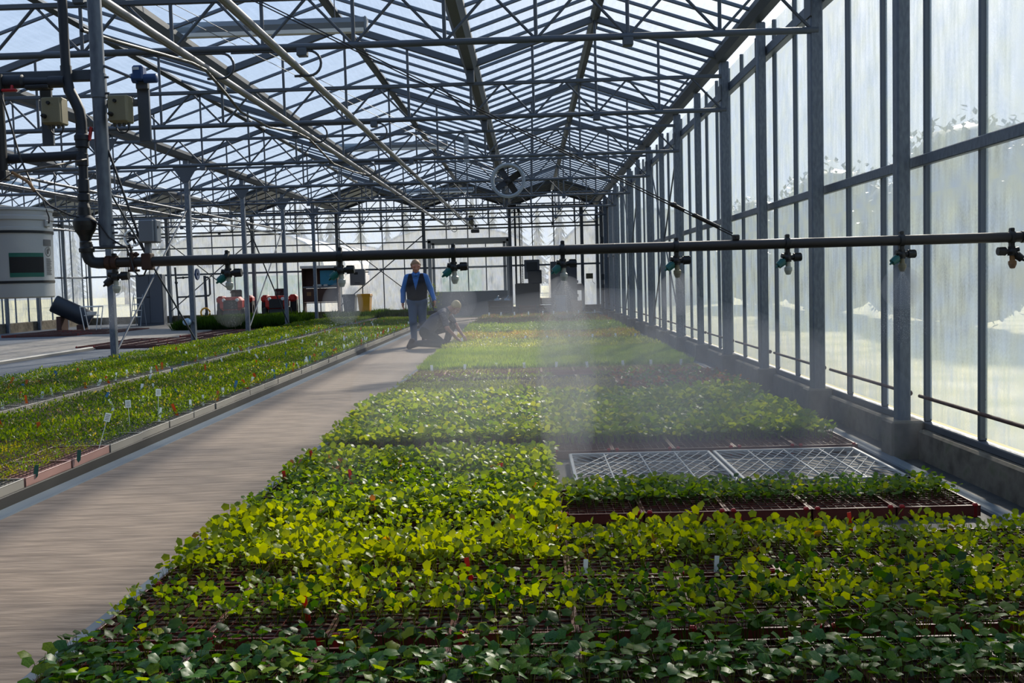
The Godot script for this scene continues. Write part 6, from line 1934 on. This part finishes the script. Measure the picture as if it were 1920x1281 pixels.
	for k in 14:
		var t := thing("hedge_shrub", "blurred dark green shrub of the hedge outside the right glass wall", "shrub", Vector3(9.8 + 0.5 * sin(k * 2.1), -0.1, -(6.0 + k * 3.0)), k * 1.3, "hedge outside the right wall")
		var s := 1.12 + 0.12 * sin(k * 1.7)
		t.scale = Vector3(s, s, s)
		tag(part(t, "foliage", crowns[k % 3]), "", "", "", "stuff")
		part(t, "trunk", trunk)
	# conifers on the slope behind
	var tree := mb()
	var tr := RandomNumberGenerator.new()
	tr.seed = 5
	for k in 12:
		var y := 1.0 + k * 0.72
		var rr := 2.3 * (1.0 - k / 12.5)
		var n := 14
		var top := Vector3(0, y + 1.15, 0)
		for j in n:
			var w0 := TAU * j / n + k
			var w1 := TAU * (j + 1) / n + k
			var wm := (w0 + w1) / 2
			var r1 := rr * tr.randf_range(0.75, 1.15)
			var tip := Vector3(sin(wm) * r1, y - 0.25 * tr.randf(), cos(wm) * r1)
			var a := Vector3(sin(w0) * rr * 0.5, y + 0.35, cos(w0) * rr * 0.5)
			var b := Vector3(sin(w1) * rr * 0.5, y + 0.35, cos(w1) * rr * 0.5)
			tree.face(a, tip, b)
			tree.face(a, b, top)
	var crown := tree.mesh(M["conifer"])
	var stem := mb().tube(Vector3(0, -0.2, 0), Vector3(0, 9.0, 0), 0.22, 0.06, 8).mesh(M["brown board"])
	var spots := 26
	for k in spots:
		var x := -46.0 + k * 2.35
		var t := thing("conifer", "hazy bluish conifer of the wood beyond the end wall and the film tunnels", "tree", Vector3(x, -0.1, -(98.0 + 9.0 * absf(sin(k * 2.3)))), k * 1.1, "wood beyond the end wall")
		var s := 0.78 + 0.3 * absf(sin(k * 1.9)) + (0.12 if k > 16 else 0.0)
		t.scale = Vector3(s, s, s)
		part(t, "crown", crown)
		part(t, "trunk", stem)


# ---------------------------------------------------------------- spray
func mist(called: String, label: String, shape: int, where: Vector3, size: Vector3, density: float, group := "") -> void:
	var o := FogVolume.new()
	o.name = numbered(called)
	o.shape = shape
	o.size = size
	var m := FogMaterial.new()
	m.albedo = Color(0.97, 0.98, 1.0)
	m.density = density
	o.material = m
	add_child(o, true)
	o.position = where
	tag(o, label, "mist", group, "stuff")


func build_spray() -> void:
	var cone := RenderingServer.FOG_VOLUME_SHAPE_CONE
	var ell := RenderingServer.FOG_VOLUME_SHAPE_ELLIPSOID
	# [x, height of the tip, half angle, strength, name]
	var tips := [[-2.113, 1.31, 0.35, 0.3, "first"], [-1.532, 1.31, 0.3, 0.2, "second"], [-0.956, 1.31, 0.5, 0.6, "third"], [-0.379, 1.31, 0.6, 0.45, "fourth"], [0.175, 1.31, 0.75, 1.0, "fifth"], [0.749, 1.31, 0.6, 0.7, "sixth"], [1.878, 1.31, 0.45, 0.75, "eighth"], [2.42, 1.32, 0.4, 0.3, "ninth"]]
	var bead := mb().ball(Vector3.ZERO, Vector3(1, 1, 1), 6).mesh(M["water drops"])
	for q in tips:
		mist("spray_mist", "fine bell of water mist just under the %s nozzle from the left" % q[4], ell, Vector3(q[0], q[1] - 0.1, BOOM_Z), Vector3(0.16 + 0.1 * q[2], 0.22, 0.2), 3.2 * q[3])
		# drops thrown out along jets and falling in arcs
		var where := []
		var jets := int(140 * q[3] * q[3] * q[3]) + 4
		for j in jets:
			var w := rng.randf() * TAU
			var tilt: float = q[2] * sqrt(rng.randf())
			var v := Vector3(sin(tilt) * cos(w), -cos(tilt), sin(tilt) * sin(w)) * rng.randf_range(2.2, 3.2)
			var t := 0.0
			while t < 0.05 + 0.1 * q[3]:
				t += rng.randf_range(0.0015, 0.005)
				var p := v * t * (1.0 - 1.6 * t) + Vector3(0, -4.9 * t * t, 0)
				var r := rng.randf_range(0.0004, 0.0008)
				where.append(Transform3D(Basis.from_scale(Vector3(r, r, r)), Vector3(q[0], q[1], BOOM_Z) + p + Vector3(rng.randf_range(-1, 1), rng.randf_range(-1, 1), rng.randf_range(-1, 1)) * 0.012 * t / 0.16))
		var o := copies(self, numbered("water_drops"), bead, where)
		tag(o, "bright water drops thrown out in jets by the %s nozzle from the left" % q[4], "water")
	for q in [[0.175, 0.75, 0.32, 1.05, 0.5, "fifth"], [0.749, 0.72, 0.5, 1.0, 0.22, "sixth"], [1.878, 0.74, 0.5, 1.0, 0.14, "eighth"], [-0.379, 0.74, 0.6, 1.0, 0.12, "fourth"], [-0.956, 0.74, 0.5, 1.0, 0.1, "third"]]:
		mist("falling_mist", "pale veil of falling drops below the %s nozzle from the left" % q[5], ell, Vector3(q[0], q[1], BOOM_Z - 0.05), Vector3(q[2], q[3], 0.5), q[4])
	mist("drifting_mist", "thin drifting mist over the right bed behind the boom", ell, Vector3(0.5, 0.42, -8.4), Vector3(4.0, 1.6, 6.4), 0.06)
	mist("drifting_mist", "mist hanging between the white racks and the right wall", ell, Vector3(1.35, 0.4, -6.6), Vector3(2.3, 1.2, 3.0), 0.09)
	mist("drifting_mist", "faint mist lying over the middle of the right bed and the path", ell, Vector3(-0.3, 0.5, -15.0), Vector3(5.2, 1.9, 7.0), 0.008)
